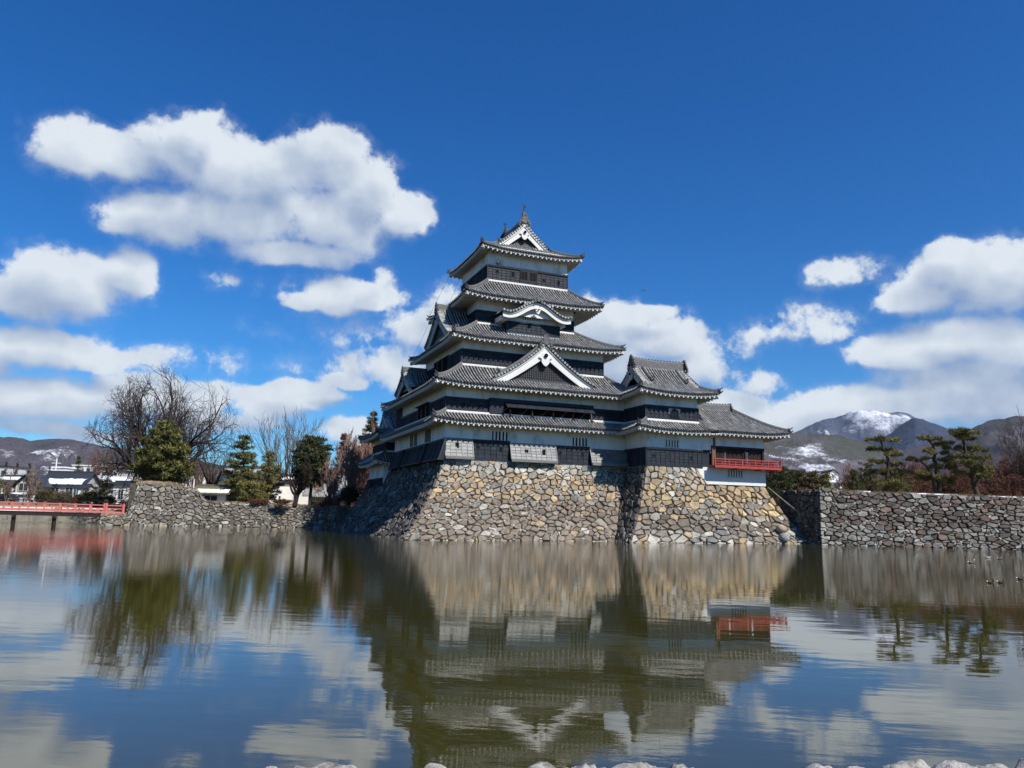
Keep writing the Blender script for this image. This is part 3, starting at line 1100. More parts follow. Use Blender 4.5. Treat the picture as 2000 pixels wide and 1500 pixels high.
nba = numeric_normal(mp_bas, 21.5, 4.8, 1)
stone_patch(BA, 21.5, 4.8, mp_bas, nba, (.74, .48), 61, col_left, 298, gap=.04, bulge=.10, ky=1.3)
core(BA, 21.5, 4.8, mp_bas, nba)
g = Geo()
for x0, x1, h in ((-24.9, -20.8, 4.5), (-20.8, -19, 4.1), (-19, -17.6, 3.2), (-17.6, -3.7, 2.35)):
    g.box(x0, x1, 34.1, 36.5, -.3, h)
P = [(-24.3, 34.3, 4.6), (-22.8, 34.3, 4.72), (-20.9, 34.3, 4.58), (-19.4, 34.3, 4.15), (-18.2, 34.3, 3.75), (-17.2, 34.3, 2.6)]
g.build('rubble_fill', m_joint, BA)
g = Geo()
g.sweep(P, [(-1.2, -.3), (-1.2, .05), (-.5, .12), (.1, .08), (.3, .0), (.3, -.3)])
g.build('earth_top', m_grass, BA)
AB = thing('stone_wall', 'small rough stone abutment under the end of the red bridge', 'stone wall', (-26.5, 34, 0))
mp_ab = lambda u, v: np.stack([-27.4 + u, 33.6 + 0 * u + .2 * v, -.3 + v], -1)
nab = numeric_normal(mp_ab, 2.7, 1.6, 1)
stone_patch(AB, 2.7, 1.6, mp_ab, nab, (.6, .42), 62, col_left, 40, gap=.04)
g = Geo()
g.box(-27.3, -24.9, 33.85, 40, -.3, 1.22)
g.build('earth_core', m_earth, AB)

# near bank: ground under the camera and pale rocks along its edge
sheet('near_bank', [(-60, -41.5, .05), (-17.4, -54.0, .05), (-12.2, -55.5, .05), (30, -66, .05), (60, -110, .3), (-80, -110, .3)], m_earth, kind='structure', th=1.5)
q = np.random.default_rng(77)
near = [(530, .05, .16), (618, .17, .30), (668, .14, .22), (780, .08, .16), (862, .15, .28), (1075, .17, .34), (1155, .20, .30), (1235, .21, .32), (1300, .14, .22), (1340, .15, .24), (1415, .16, .16), (1610, .10, .26), (1690, .20, .30), (1790, .21, .42), (1870, .22, .38), (1945, .26, .40), (2010, .27, .36)]
nm = ['leftmost small pale rock', 'long low pale rock', 'flat pale rock right of the long low one', 'barely showing pale rock', 'rounded pale rock below the reflected keep', 'wide pale rock mid-row', 'grey lumpy rock left of the humped one', 'humped white rock, highest in the middle', 'low rock right of the humped one',
      'pale round rock', 'small lone dark-edged rock', 'low hidden pale rock', 'dark-topped rock starting the right-hand row', 'long pale rock in the right-hand row', 'rough speckled rock in the right-hand row', 'tall rough rock close to the right edge', 'rock cut by the right edge']
for k, (x, h, wd) in enumerate(near):
    d = px_dir(x, 1492)
    t = (0.30 - CAM[2]) / d[2]
    c = CAM + d * t
    g = Geo()
    rz = .14 + h * .3
    boulder(g, np.array([c[0], c[1], .258 + .12 * h - rz]), (wd * .62, wd * .5, rz), 300 + k, 0, 1.0, 26, 16, .035)
    tag(g.build('rock', m_rock, smooth=True), nm[k] + ' on the near bank', 'rock', 'rocks along the near bank')
# ---------------------------------------------------------------- castle roofs
class Fr:
    """a roof side: a runs along the eave, d inwards, z up"""
    def __init__(s, O, A, D, L):
        s.O, s.A, s.D, s.L = np.array([*O, 0.]), np.array([*A, 0.]), np.array([*D, 0.]), L

    def p(s, a, d, z):
        a, d, z = np.broadcast_arrays(np.asarray(a, float), np.asarray(d, float), np.asarray(z, float))
        return s.O + a[..., None] * s.A + d[..., None] * s.D + z[..., None] * Z3


def frames(o):
    x0, x1, y0, y1 = o
    return {'F': Fr((x0, y0), (1, 0), (0, 1), x1 - x0), 'R': Fr((x1, y0), (0, 1), (-1, 0), y1 - y0),
            'B': Fr((x1, y1), (-1, 0), (0, -1), x1 - x0), 'L': Fr((x0, y1), (0, -1), (1, 0), y1 - y0)}


SP = .272
RNG = np.random.default_rng(12)


def tile_row(g, C, A, N, r, tone, nth=6):
    th = np.linspace(0, pi, nth)
    n = len(C)
    V = C[:, None] + r[:, None, None] * (np.cos(th)[None, :, None] * A + np.sin(th)[None, :, None] * N[:, None])
    idx = np.arange(n * nth).reshape(n, nth)
    F = np.stack([idx[:-1, :-1], idx[:-1, 1:], idx[1:, 1:], idx[1:, :-1]], -1).reshape(-1, 4)
    g.add(V.reshape(-1, 3), F, 0, np.repeat(tone, nth))


def disc(g, c, n, A, r, dep, mat=0, col=1.0, k=8):
    """round end tile: disc facing n"""
    U = np.cross(n, A)
    th = np.arange(k) * 2 * pi / k
    ring = np.cos(th)[:, None] * A * r + np.sin(th)[:, None] * U * r
    V = np.concatenate([c + ring, c + ring - n * dep])
    g.add(V, [tuple(range(k))] + [(a, a + k, (a + 1) % k + k, (a + 1) % k) for a in range(k)], mat, col)


def roof_side(gt, gd, fr, zf, dmax, a0=0.0, a1=None, sp=SP, lift=.065):
    a1 = fr.L if a1 is None else a1
    n = max(1, int(round((a1 - a0) / sp)))
    sp = (a1 - a0) / n
    for i in range(n):
        a = a0 + (i + .5) * sp
        dm = dmax(a)
        if dm > .15:
            m = max(1, int(round(dm / .32)))
            e = np.linspace(-.03, dm, m + 1)
            d = np.stack([e[:-1], e[1:] - .004], 1).ravel()
            r = np.tile([.077, .063], m)
            z = zf(a, d)
            zp = (zf(a, d + .03) - zf(a, d - .03)) / .06
            N = (Z3 - zp[:, None] * fr.D) / np.sqrt(1 + zp ** 2)[:, None]
            C = fr.p(a, d, z + lift) + RNG.normal(0, .006, 3) * (1, 1, .6)
            tone = np.repeat(RNG.uniform(.72, 1.25, m), 2) * RNG.uniform(.88, 1.12)
            tile_row(gt, C, fr.A, N, r, tone)
            T = fr.D + zp[0] * Z3
            T /= np.linalg.norm(T)
            disc(gt, C[0] - T * .012 - N[0] * .005, -T, fr.A, .088, .05, 0, RNG.uniform(.28, .5))
        # concave pan tiles between the rows, stepped
        al, ar = a0 + i * sp, a0 + (i + 1) * sp
        dl, dr = dmax(al + 1e-6), dmax(ar - 1e-6)
        m = max(1, int(round(max(dl, dr) / .32)))
        s = np.linspace(0, 1, m + 1)
        s2 = np.stack([s[:-1], s[1:]], 1).ravel()
        st = np.tile([.035, .0], m)
        L_, R_ = s2 * dl, s2 * dr
        V = np.concatenate([fr.p(al, L_, zf(al, L_) + st), fr.p(ar, R_, zf(ar, R_) + st)])
        k = np.arange(2 * m - 1)
        gd.add(V, np.stack([k, k + 2 * m, k + 2 * m + 1, k + 1], -1), 0, RNG.uniform(.7, 1.2))


def eave(ge, gr, fr, zf, over, sides=.2, a0=0.0, a1=None, sp=.44, slope=.14, end=True):
    """plaster fascia, soffit and the white rafter ends under the tiles"""
    a1 = fr.L if a1 is None else a1
    A = np.linspace(a0 + sides, a1 - sides, max(8, int((a1 - a0) / .6)))
    P = fr.p(A, .17, zf(A, 0 * A))
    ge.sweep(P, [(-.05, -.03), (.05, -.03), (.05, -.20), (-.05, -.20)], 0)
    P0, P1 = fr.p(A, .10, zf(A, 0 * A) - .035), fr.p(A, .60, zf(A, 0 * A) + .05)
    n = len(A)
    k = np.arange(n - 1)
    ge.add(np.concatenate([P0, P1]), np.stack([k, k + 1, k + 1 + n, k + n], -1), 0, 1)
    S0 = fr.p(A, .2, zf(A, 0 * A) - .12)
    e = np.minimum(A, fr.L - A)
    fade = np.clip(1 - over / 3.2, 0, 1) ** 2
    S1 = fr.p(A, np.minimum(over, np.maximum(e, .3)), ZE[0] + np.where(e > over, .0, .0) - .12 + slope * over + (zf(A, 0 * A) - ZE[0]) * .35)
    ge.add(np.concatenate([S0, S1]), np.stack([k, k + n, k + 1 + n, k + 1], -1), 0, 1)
    m = int((a1 - a0 - .5) / sp)
    for i in range(m + 1):
        a = a0 + .25 + (a1 - a0 - .5) * i / m
        e = min(a, fr.L - a)
        o = min(over, max(e, .35))
        z0 = float(zf(a, np.array([0.]))[0]) - .275
        z1 = z0 + slope * o - (z0 + .275 - ZE[0]) * .6
        pa, pb = fr.p(a, .10, z0), fr.p(a, o, z1)
        pm = pa + (pb - pa) * .07
        gr.bar(pa, pm, .125, .12, 0, 1)
        gr.bar(pm, pb, .13, .12, 1, 1)


ZE = [0.0]


def hip_ridge(parent, P, size=1.0, horn=True, name='hip_ridge'):
    P = np.asarray(P, float)
    prof = np.array([(-.17, -.10), (-.17, .14), (-.13, .15), (-.13, .26), (-.10, .28), (-.08, .36), (0, .41), (.08, .36), (.10, .28), (.13, .26), (.13, .15), (.17, .14), (.17, -.10)]) * size
    g = Geo()
    g.sweep(P, prof, 0, RNG.uniform(.85, 1.1))
    T = P[0] - P[1]
    T = T / np.linalg.norm(T)
    Th = np.array([T[0], T[1], 0])
    Th /= np.linalg.norm(Th)
    S = np.cross(Th, Z3)
    c = P[0] + Z3 * .18 * size
    disc(g, c + Th * .05, Th, S, .26 * size, .1, 0, .8, 10)
    if horn:
        q = P[0] + Z3 * .36 * size
        g.tube([q - Th * .25 * size, q + Th * .06 * size, q + Th * .22 * size + Z3 * .06, q + Th * .30 * size + Z3 * .20 * size], np.array([.085, .08, .06, .035]) * size, 6, 0, .8)
        q = P[0] + Z3 * .02
        g.tube([q - Th * .1, q + Th * .16 * size, q + Th * .34 * size + Z3 * .14 * size], np.array([.10, .09, .05]) * size, 6, 0, .8)
    return g.build(name, m_ridge, parent)


def finish_roof(parent, gt, gd, ge, gr, label=None):
    R = gd.build('roof', m_tiled, parent, label=label)
    gt.build('roof_tiles', m_tile, R, smooth=False, kind='stuff')
    ge.build('eave_boards', m_eave, R)
    if gr.n:
        gr.build('rafters', [m_trim, m_eave], R, kind='stuff')
    return R


def rise_fn(R, D, k=.70):
    return lambda d: R * (k * (d / D) + (1 - k) * (d / D) ** 2)


def skirt_roof(parent, outer, inner, ze, zt, U=.30, over=1.4, sides='FLR', k=.72, label=None, noshi=True, ridges='FL FR BL', slope=.14):
    fr = frames(outer)
    x0, x1, y0, y1 = outer
    i0, i1, j0, j1 = inner
    ins = {'F': (i0 - x0, x1 - i1, j0 - y0), 'R': (j0 - y0, y1 - j1, x1 - i1), 'B': (x1 - i1, i0 - x0, y1 - j1), 'L': (y1 - j1, j0 - y0, i0 - x0)}
    gt, gd, ge, gr = Geo(), Geo(), Geo(), Geo()
    ZE[0] = ze
    zfs = {}
    for s in 'FRBL':
        f = fr[s]
        hl, hr, D = ins[s]
        rise = rise_fn(zt - ze, D, k)

        def zf(a, d, f=f, rise=rise, D=D):
            a, d = np.asarray(a, float), np.asarray(d, float)
            e = np.minimum(a, f.L - a)
            return ze + rise(np.maximum(d, -.05)) + U * np.clip(1 - e / 3.4, 0, 1) ** 2 * np.clip(1 - d / 2.6, 0, 1) ** 1.5
        zfs[s] = zf
        if s in sides:
            roof_side(gt, gd, f, zf, lambda a: min(D, a * D / hl, (f.L - a) * D / hr))
            eave(ge, gr, f, zf, over, .14 if s in 'FB' else .24, slope=slope)
    R = finish_roof(parent, gt, gd, ge, gr, label)
    for c in ridges.split():
        f = fr[c[0]]
        left = c in ('FL', 'BR')
        hl, hr, D = ins[c[0]]
        s = np.linspace(.06, 1.0, 12)
        h = hl if left else hr
        a = s * h if left else f.L - s * h
        z = zfs[c[0]](a, s * D) + .03 + .10 * np.clip(1 - s / .25, 0, 1) ** 2
        hip_ridge(R, f.p(a, s * D, z), .8)
        # white-tipped corner rafter
        g = Geo()
        cz = float(zfs[c[0]](0.0, np.array([0.]))[0])
        g.bar(f.p(.16 if left else f.L - .16, .16, cz - .25), f.p(h * .95 if left else f.L - h * .95, D * .95 if D < 2 else over, cz - .12), .20, .22)
        g.build('corner_rafter', m_trim, R)
    if noshi:
        g = Geo()
        for s in sides:
            f = fr[s]
            hl, hr, D = ins[s]
            P = f.p(np.array([hl - .02, f.L - hr + .02]), D - .10, zt + .02)
            g.sweep(P, [(-.10, 0), (.08, -.06), (.08, .08), (.02, .12), (-.10, .12)])
        g.build('lime_strip', m_trim, R)
    return R, zfs, fr


def gable_trim(parent, O, A, D, prof, w, ov, zbot, bw=.48, lattice=True, infill_z=None, pend=1.0, rake=True, verge=True, dark=False, hole=True, kara=False):
    """boards, pendant, infill and verge tiles of a gable. O: centre of the gable plane; A lateral, D inwards; prof(l) height of the roof line"""
    O, A, D = np.asarray(O, float), np.asarray(A, float), np.asarray(D, float)
    P = lambda l, d, z: O + np.asarray(l)[..., None] * A + np.asarray(d)[..., None] * D + np.asarray(z)[..., None] * Z3
    G = Geo()
    zc = float(prof(np.array([0.]))[0])
    # infill
    L = np.linspace(-w * .93, w * .93, 41)
    top = np.maximum(prof(L) - .25, zbot)
    V = np.concatenate([P(L, .04 + 0 * L, zbot + 0 * L), P(L, .04 + 0 * L, top)])
    n = len(L)
    k = np.arange(n - 1)
    G.add(V, np.stack([k, k + 1, k + 1 + n, k + n], -1), 0, 1)
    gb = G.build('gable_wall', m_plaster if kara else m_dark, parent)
    if lattice:
        G = Geo()
        sp = .17 if w > 2.8 else .16
        for l in np.arange(-w * .9, w * .9, sp):
            zt = float(prof(np.array([l]))[0]) - bw * 1.02
            if zt > zbot + .32:
                G.bar(P(l, -.02, zbot + .2), P(l, -.02, zt), .075, .06, 0, 1, up=D)
        for z in np.arange(zbot + .45, zc - 1.2, .2):
            ll = np.linspace(0, w, 60)
            ok = ll[prof(ll) - bw * 1.02 > z]
            if len(ok) and ok[-1] > .2:
                G.bar(P(-ok[-1], .0, z), P(ok[-1], .0, z), .04, .05)
        ll = np.linspace(0, w, 60)
        ok = ll[prof(ll) - bw * .9 > zbot + .1]
        if len(ok):
            G.bar(P(-ok[-1], -.03, zbot + .10), P(ok[-1], -.03, zbot + .10), .10, .24)
        G.build('gable_lattice', m_lattice, gb, kind='stuff')
    # barge boards: a slim outer moulding and the broad curved board
    for sgn in (-1, 1):
        l = np.linspace(0, w, 26)
        zt = prof(sgn * l)
        slope = np.gradient(zt, l)
        nz = np.sqrt(1 + slope ** 2)
        for (o0, o1, d0, th, mat) in ((.03, .19, -ov - .02, .12, m_trim if not dark else m_eave), (.20, .20 + bw, -ov + .07, .12, m_trim if not dark else m_eave)):  # shaded gables get greyer boards, their shade painted into the colour
            g = Geo()
            for dd in (0,):
                wid = (1 + .22 * np.exp(-(l / (w * .25)) ** 2)) if o1 > .3 else 1
                a0 = P(sgn * l, d0 + 0 * l, zt - o0 * nz)
                a1 = P(sgn * l, d0 + 0 * l, zt - (o0 + (o1 - o0) * wid) * nz)
                b0, b1 = a0 + D * th, a1 + D * th
            V = np.concatenate([a0, a1, b0, b1])
            n = len(l)
            k = np.arange(n - 1)
            F = np.concatenate([np.stack([k, k + 1, k + 1 + n, k + n], -1), np.stack([k + 2 * n, k + 3 * n, k + 1 + 3 * n, k + 1 + 2 * n], -1),
                                np.stack([k, k + 2 * n, k + 1 + 2 * n, k + 1], -1), np.stack([k + n, k + 1 + n, k + 1 + 3 * n, k + 3 * n], -1),
                                np.array([[0, n, 3 * n, 2 * n], [n - 1, 3 * n - 1, 4 * n - 1, 2 * n - 1]])])
            g.add(V, F)
            g.build('barge_board' if o1 > .3 else 'barge_moulding', mat, gb)
    # pendant
    if pend:
        g = Geo()
        s = pend
        sh = [(0, -.62), (.13, -.55), (.27, -.40), (.33, -.22), (.30, -.08), (.40, -.04), (.55, .02), (.50, .12), (.28, .16), (.20, .34), (0, .46)]
        sh = sh + [(-x, y) for x, y in sh[-2:0:-1]]
        zp = zc - .2 * sqrt(2) - bw - .40 * s
        g.prism(np.array(sh) * s, P(0., -ov - .06, zp), A, Z3, -.10 * np.sign(np.dot(np.cross(A, Z3), D)) * -1)
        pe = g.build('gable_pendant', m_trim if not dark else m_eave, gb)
        if hole:
            g = Geo()
            disc(g, P(0., -ov - .20, zp + .18 * s), -D, A, .155 * s, .06, 0, 1, 6)
            g.build('pendant_boss', m_dark, pe)
    # verge tiles lying across the rake
    if verge:
        g = Geo()
        gw = Geo()
        for sgn in (-1, 1):
            l = np.linspace(.05, w, 200)
            z = prof(sgn * l)
            s = np.concatenate([[0], np.cumsum(np.hypot(np.diff(l), np.diff(z)))])
            for q in np.arange(.25, s[-1] - .05, .29):
                lq = np.interp(q, s, l)
                zq = float(prof(np.array([sgn * lq]))[0])
                c0, c1 = P(sgn * lq, -ov - .12, zq + .05), P(sgn * lq, -ov + .42, zq + .06)
                g.tube([c0, c1], .105, 8, 0, RNG.uniform(.75, 1.3))
            gw.sweep(P(sgn * l[::8], -ov + .52 + 0 * l[::8], z[::8]), [(-.1, 0), (.1, 0), (.1, .10), (0, .17), (-.1, .10)], 0, 1)
        g.build('verge_tiles', m_tile, gb, kind='stuff')
        gw.build('verge_ridge', m_ridge, gb)
    if rake:
        for sgn in (-1, 1):
            l = np.linspace(w * .80, .12, 16)
            z = prof(sgn * l) + .05 + .22 * np.clip(1 - (w * .80 - l) / .5, 0, 1) ** 2
            hip_ridge(gb, P(sgn * l, -ov + 1.0 + 0 * l, z), .72, name='rake_ridge')
    return gb


def ornament(parent, c, out, s=1.0, name='ridge_ornament'):
    """demon-face end tile: boss, side scrolls and an arched crest"""
    g = Geo()
    out = np.asarray(out, float)
    S = np.cross(out, Z3)
    disc(g, c + out * .10, out, S, .30 * s, .22, 0, .9, 10)
    for sx in (-1, 1):
        for (a, z, r) in ((.38, -.02, .20), (.55, -.26, .17), (.26, .26, .17), (.62, -.52, .12)):
            disc(g, c + S * sx * a * s + Z3 * z * s + out * .06, out, S, r * s, .16, 0, .8, 9)
            disc(g, c + S * sx * a * s + Z3 * z * s + out * .12, out, S, r * .5 * s, .08, 0, 1.1, 7)
    th = np.linspace(-.35, pi + .35, 11)
    g.tube([c + S * cos(t) * .25 * s + Z3 * (.42 + sin(t) * .30) * s + out * .05 for t in th], .065 * s, 6, 0, 1.25)
    disc(g, c + Z3 * .44 * s + out * .06, out, S, .17 * s, .1, 0, 1.0, 8)
    return g.build(name, m_ridge, parent)


def main_ridge(parent, p, q, h=.62, orn=True, so=.9):
    g = Geo()
    p, q = np.asarray(p, float), np.asarray(q, float)
    t = np.linspace(0, 1, 9)
    P = p + (q - p) * t[:, None] + Z3 * (.10 * (2 * t - 1) ** 2)[:, None]
    prof = [(-.22, -.2), (-.22, .10), (-.19, .10), (-.19, .24), (-.165, .24), (-.165, .38), (-.14, .38), (-.14, h - .10), (-.10, h - .02), (0, h + .05), (.10, h - .02), (.14, h - .10), (.14, .38), (.165, .38), (.165, .24), (.19, .24), (.19, .10), (.22, .10), (.22, -.2)]
    g.sweep(P, prof)
    n = int(np.linalg.norm(q - p) / .3)
    for k in range(n):
        c = p + (q - p) * (k + .5) / n + Z3 * (h + .06 + .10 * (2 * (k + .5) / n - 1) ** 2)
        g.box(c[0] - .05, c[0] + .05, c[1] - .05, c[1] + .05, c[2] - .02, c[2] + .05, 0, .7)
    o = g.build('main_ridge', m_ridge, parent)
    d = (p - q) / np.linalg.norm(p - q)
    if orn:
        ornament(o, p + Z3 * .30 + d * .02, d, so)
        ornament(o, q + Z3 * .30 - d * .02, -d, so)
    return o


def dormer(parent, O, A, D, w, zb, za, back, curve=.34, ov=.45, lattice=True, pend=1.0, name='gable_roof', prof=None, dark=False, bw=.48, rake=True, ridge_h=.5, so=.85, label=None, kara=False, back_gap=0):
    O, A, D = (np.asarray(v, float) for v in (O, A, D))
    if prof is None:
        prof = lambda l: za - (za - zb) * ((1 + curve) * np.abs(l) / w - curve * (np.abs(l) / w) ** 2)
    gt, gd = Geo(), Geo()
    n = int((back + ov) / SP)
    ls = np.linspace(.06, w, max(8, int(w / .32) + 1))
    for i in range(n):
        d = -ov + .5 + (i + .5) * SP
        if d > back:
            break
        for sgn in (-1, 1):
            e = ls[::-1]
            l = np.stack([e[:-1], e[1:] + .004], 1).ravel()
            m = len(e) - 1
            r = np.tile([.079, .064], m)
            z = prof(l)
            zp = (prof(l + .02) - prof(l - .02)) / .04
            N = (Z3 - (zp * sgn)[:, None] * A) / np.sqrt(1 + zp ** 2)[:, None]
            C = O + (sgn * l)[:, None] * A + d * D + (z + .06)[:, None] * Z3
            tile_row(gt, C, D * sgn, N, r, np.repeat(RNG.uniform(.72, 1.25, m), 2))
    for sgn in (-1, 1):
        l = np.linspace(0, w + .05, 24)
        V0 = O + (sgn * l)[:, None] * A - (ov + .1) * D + prof(l)[:, None] * Z3
        V1 = V0 + (ov + .1 + back) * D
        m = len(l)
        k = np.arange(m - 1)
        gd.add(np.concatenate([V0, V1]), np.stack([k, k + m, k + 1 + m, k + 1], -1), 0, .9)
        gd.add(np.concatenate([V0, V1]) - Z3 * .10, np.stack([k, k + 1, k + 1 + m, k + m], -1), 0, .9)
    R = gd.build(name, m_tiled, parent, label=label)
    gt.build('roof_tiles', m_tile, R, kind='stuff')
    gb = gable_trim(R, O, A, D, prof, w, ov, zb + .02, bw, lattice, pend=pend, dark=dark, rake=rake, kara=kara)
    zc = float(prof(np.array([0.]))[0])
    p, q = O - (ov + .02) * D + (zc + .02) * Z3, O + back * D + (zc + .02) * Z3
    rg = Geo()
    rg.sweep([p, (p + q) / 2, q], [(-.18, -.1), (-.18, .12), (-.14, .12), (-.14, ridge_h - .1), (0, ridge_h), (.14, ridge_h - .1), (.14, .12), (.18, .12), (.18, -.1)])
    rg.build('dormer_ridge', m_ridge, R)
    ornament(R, p + Z3 * .12 - D * .05, -D, so)
    return R


def irimoya(parent, outer, axis, ze, zr, Dg, ov=.5, U=.34, over=1.1, k=.55, gables='01', skip='', label=None, bw=.46, pend=1.0, dark=(False, False), zb_off=.1, lattice=True, slope=.14, ridge_h=.62):
    """hip-and-gable roof; ridge along x or y"""
    fr = frames(outer)
    x0, x1, y0, y1 = outer
    longs, ends = (('F', 'B'), ('L', 'R')) if axis == 'x' else (('L', 'R'), ('F', 'B'))
    half = ((y1 - y0) if axis == 'x' else (x1 - x0)) / 2
    rise = rise_fn(zr - ze, half, k)
    gt, gd, ge, gr = Geo(), Geo(), Geo(), Geo()
    ZE[0] = ze

    def mkzf(f):
        def zf(a, d):
            a, d = np.asarray(a, float), np.asarray(d, float)
            e = np.minimum(a, f.L - a)
            return ze + rise(np.maximum(d, -.05)) + U * np.clip(1 - e / 3.4, 0, 1) ** 2 * np.clip(1 - d / 2.6, 0, 1) ** 1.5
        return zf
    zfs = {s: mkzf(fr[s]) for s in 'FRBL'}
    for s in longs:
        if s in skip:
            continue
        f = fr[s]
        roof_side(gt, gd, f, zfs[s], lambda a: half if min(a, f.L - a) >= Dg - ov else min(a, f.L - a))
        eave(ge, gr, f, zfs[s], over, .14 if s in 'FB' else .24, slope=slope)
    for s in ends:
        if s in skip:
            continue
        f = fr[s]
        roof_side(gt, gd, f, zfs[s], lambda a: min(Dg, a, f.L - a))
        eave(ge, gr, f, zfs[s], over, .14 if s in 'FB' else .24, slope=slope)
    R = finish_roof(parent, gt, gd, ge, gr, label)
    for s in ends:
        f = fr[s]
        if s in skip:
            continue
        for left in (True, False):
            q = np.linspace(.10, max(Dg - ov, .6), 9)
            a = q if left else f.L - q
            hip_ridge(R, f.p(a, q, zfs[s](a, q) + .03 + .10 * np.clip(1 - q / .4, 0, 1) ** 2), .8)
            g = Geo()
            cz = float(zfs[s](0.0, np.array([0.]))[0])
            g.bar(f.p(.16 if left else f.L - .16, .16, cz - .25), f.p(over if left else f.L - over, over, cz - .12), .20, .22)
            g.build('corner_rafter', m_trim, R)
        i = ends.index(s)
        if str(i) in gables:
            O = f.p(f.L / 2, Dg, 0.0)
            pr = lambda l: ze + rise(np.maximum(half - np.abs(l), 0))
            gable_trim(R, O, f.A, f.D, pr, half - (Dg - ov) - .02, ov, ze + float(rise(Dg)) + zb_off, bw, lattice, pend=pend, dark=dark[i])
    mid = [(x0 + x1) / 2, (y0 + y1) / 2]
    if axis == 'x':
        p, q = (x0 + Dg - ov + .05, mid[1], zr), (x1 - Dg + ov - .05, mid[1], zr)
    else:
        p, q = (mid[0], y0 + Dg - ov + .05, zr), (mid[0], y1 - Dg + ov - .05, zr)
    if ridge_h:
        main_ridge(R, p, q, ridge_h)
    return R, zfs, fr


# ---------------------------------------------------------------- castle walls
def panel_mesh(w, h, rows, tone_seed, name='board_panel'):
    g = Geo()
    r = np.random.default_rng(tone_seed)
    for k in range(rows):
        z0, z1 = h * k / rows, h * (k + 1) / rows
        t = r.uniform(.75, 1.25)
        g.add([(0, -.045, z0), (w, -.045, z0), (w, -.012, z1 + .004), (0, -.012, z1 + .004)], [(0, 1, 2, 3)], 0, t)
        g.add([(0, -.045, z0), (w, -.045, z0), (w, -.01, z0 - .001), (0, -.01, z0 - .001)], [(0, 3, 2, 1)], 0, t * .8)
    return g.mesh(name, m_board)


def front_boards(parent, x0, x1, y, z0, z1, pitch=.5, rows=4, skip=(), parts=True, mat=None, tilt=0.0, lean=0.0, top=.16, bot=.20):
    """boarded face towards -y: lapped boards between battens, each bay its own panel"""
    n = max(1, round((x1 - x0) / pitch))
    p = (x1 - x0) / n
    h = (z1 - top) - (z0 + bot)
    hh = h / cos(tilt)
    zz = lambda z: y - (z1 - z) * math.tan(tilt)
    mes = [panel_mesh(p - .07, hh, rows, s) for s in range(4)]
    if mat is not None:
        for me in mes:
            me.materials[0] = mat
    mt = mat or m_board
    g = Geo()
    up = np.array([0, -1, 0])
    for k in range(n + 1):
        x = x0 + k * p
        if any(a < x < b for a, b in skip):
            continue
        g.bar((x, zz(z0) - .03, z0), (x, zz(z1) - .03, z1), .07, .08, 0, RNG.uniform(.8, 1.2), up=up)
    g.bar((x0 - .02, zz(z1) - .05, z1 - top / 2), (x1 + .02, zz(z1) - .05, z1 - top / 2), .14, top, 0, .9)
    g.bar((x0 - .02, zz(z0) - .04, z0 + bot / 2), (x1 + .02, zz(z0) - .04, z0 + bot / 2), .12, bot, 0, 1.0)
    g.build('batten_frame', mt, parent)
    rest = Geo()
    for k in range(n):
        x = x0 + k * p + .035
        if any(a < x + p / 2 < b for a, b in skip):
            continue
        inst('board_panel', mes[int(RNG.integers(4))], parent, (x, zz(z0 + bot), z0 + bot), (-tilt, 0, 0))


def side_boards(parent, x, y0, y1, z0, z1, pitch=.48, out=-1, top=.14, tilt=0.0):
    """boarded face towards -x (out=-1): backing with upright slats"""
    g = Geo()
    tt = math.tan(tilt)
    xx = lambda z: x + out * (z1 - z) * tt
    V = [(xx(z0), y0, z0), (xx(z0), y1, z0), (xx(z1), y1, z1), (xx(z1), y0, z1)]
    g.add(V, [(0, 3, 2, 1) if out > 0 else (0, 1, 2, 3)], 0, .9)
    n = max(1, round((y1 - y0) / pitch))
    for k in range(n + 1):
        y = y0 + (y1 - y0) * k / n
        g.bar((xx(z0) + out * .04, y, z0), (xx(z1) + out * .04, y, z1), .08, .10, 0, RNG.uniform(1.0, 2.6), up=np.array([out, 0, 0.]))
    g.bar((xx(z1) + out * .05, y0 - .02, z1 - top / 2), (xx(z1) + out * .05, y1 + .02, z1 - top / 2), .14, top, 0, 1.1)
    g.bar((xx(z0) + out * .05, y0 - .02, z0 + .06), (xx(z0) + out * .05, y1 + .02, z0 + .06), .14, .12, 0, 1.1)
    g.build('slat_cladding', m_board, parent, kind='stuff')


def storey(parent, x0, x1, y0, y1, z0, zb, zt, label=None):
    g = Geo()
    g.box(x0, x1, y0, y1, z0 - .15, zt)
    return g.build('storey_wall', m_plaster, parent, label=label)


def bar_window(parent, x0, x1, y, z0, z1, n=5, frame=True, mat=None):
    g = Geo()
    g.add([(x0, y - .012, z0), (x1, y - .012, z0), (x1, y - .012, z1), (x0, y - .012, z1)], [(0, 1, 2, 3)])
    w = g.build('window', m_dark, parent)
    g = Geo()
    p = (x1 - x0) / n
    for k in range(n):
        xa = x0 + (k + .5) * p
        g.box(xa - p * .24 + p * .15, xa + p * .24 + p * .15, y - .10, y - .02, z0, z1)
    if frame:
        g.box(x0 - .07, x0, y - .05, y, z0 - .06, z1 + .06)
        g.box(x1, x1 + .07, y - .05, y, z0 - .06, z1 + .06)
    g.build('window_bars', mat or m_plaster, w, kind='stuff')
    return w


def loophole(parent, x, y, z, w, h):
    g = Geo()
    g.box(x - w / 2 - .05, x + w / 2 + .05, y - .075, y - .03, z - .05, z + h + .05)
    o = g.build('loophole', m_board, parent)
    g = Geo()
    g.add([(x - w / 2, y - .08, z), (x + w / 2, y - .08, z), (x + w / 2, y - .08, z + h), (x - w / 2, y - .08, z + h)], [(0, 1, 2, 3)])
    g.build('opening_or_shade', m_dark, o)


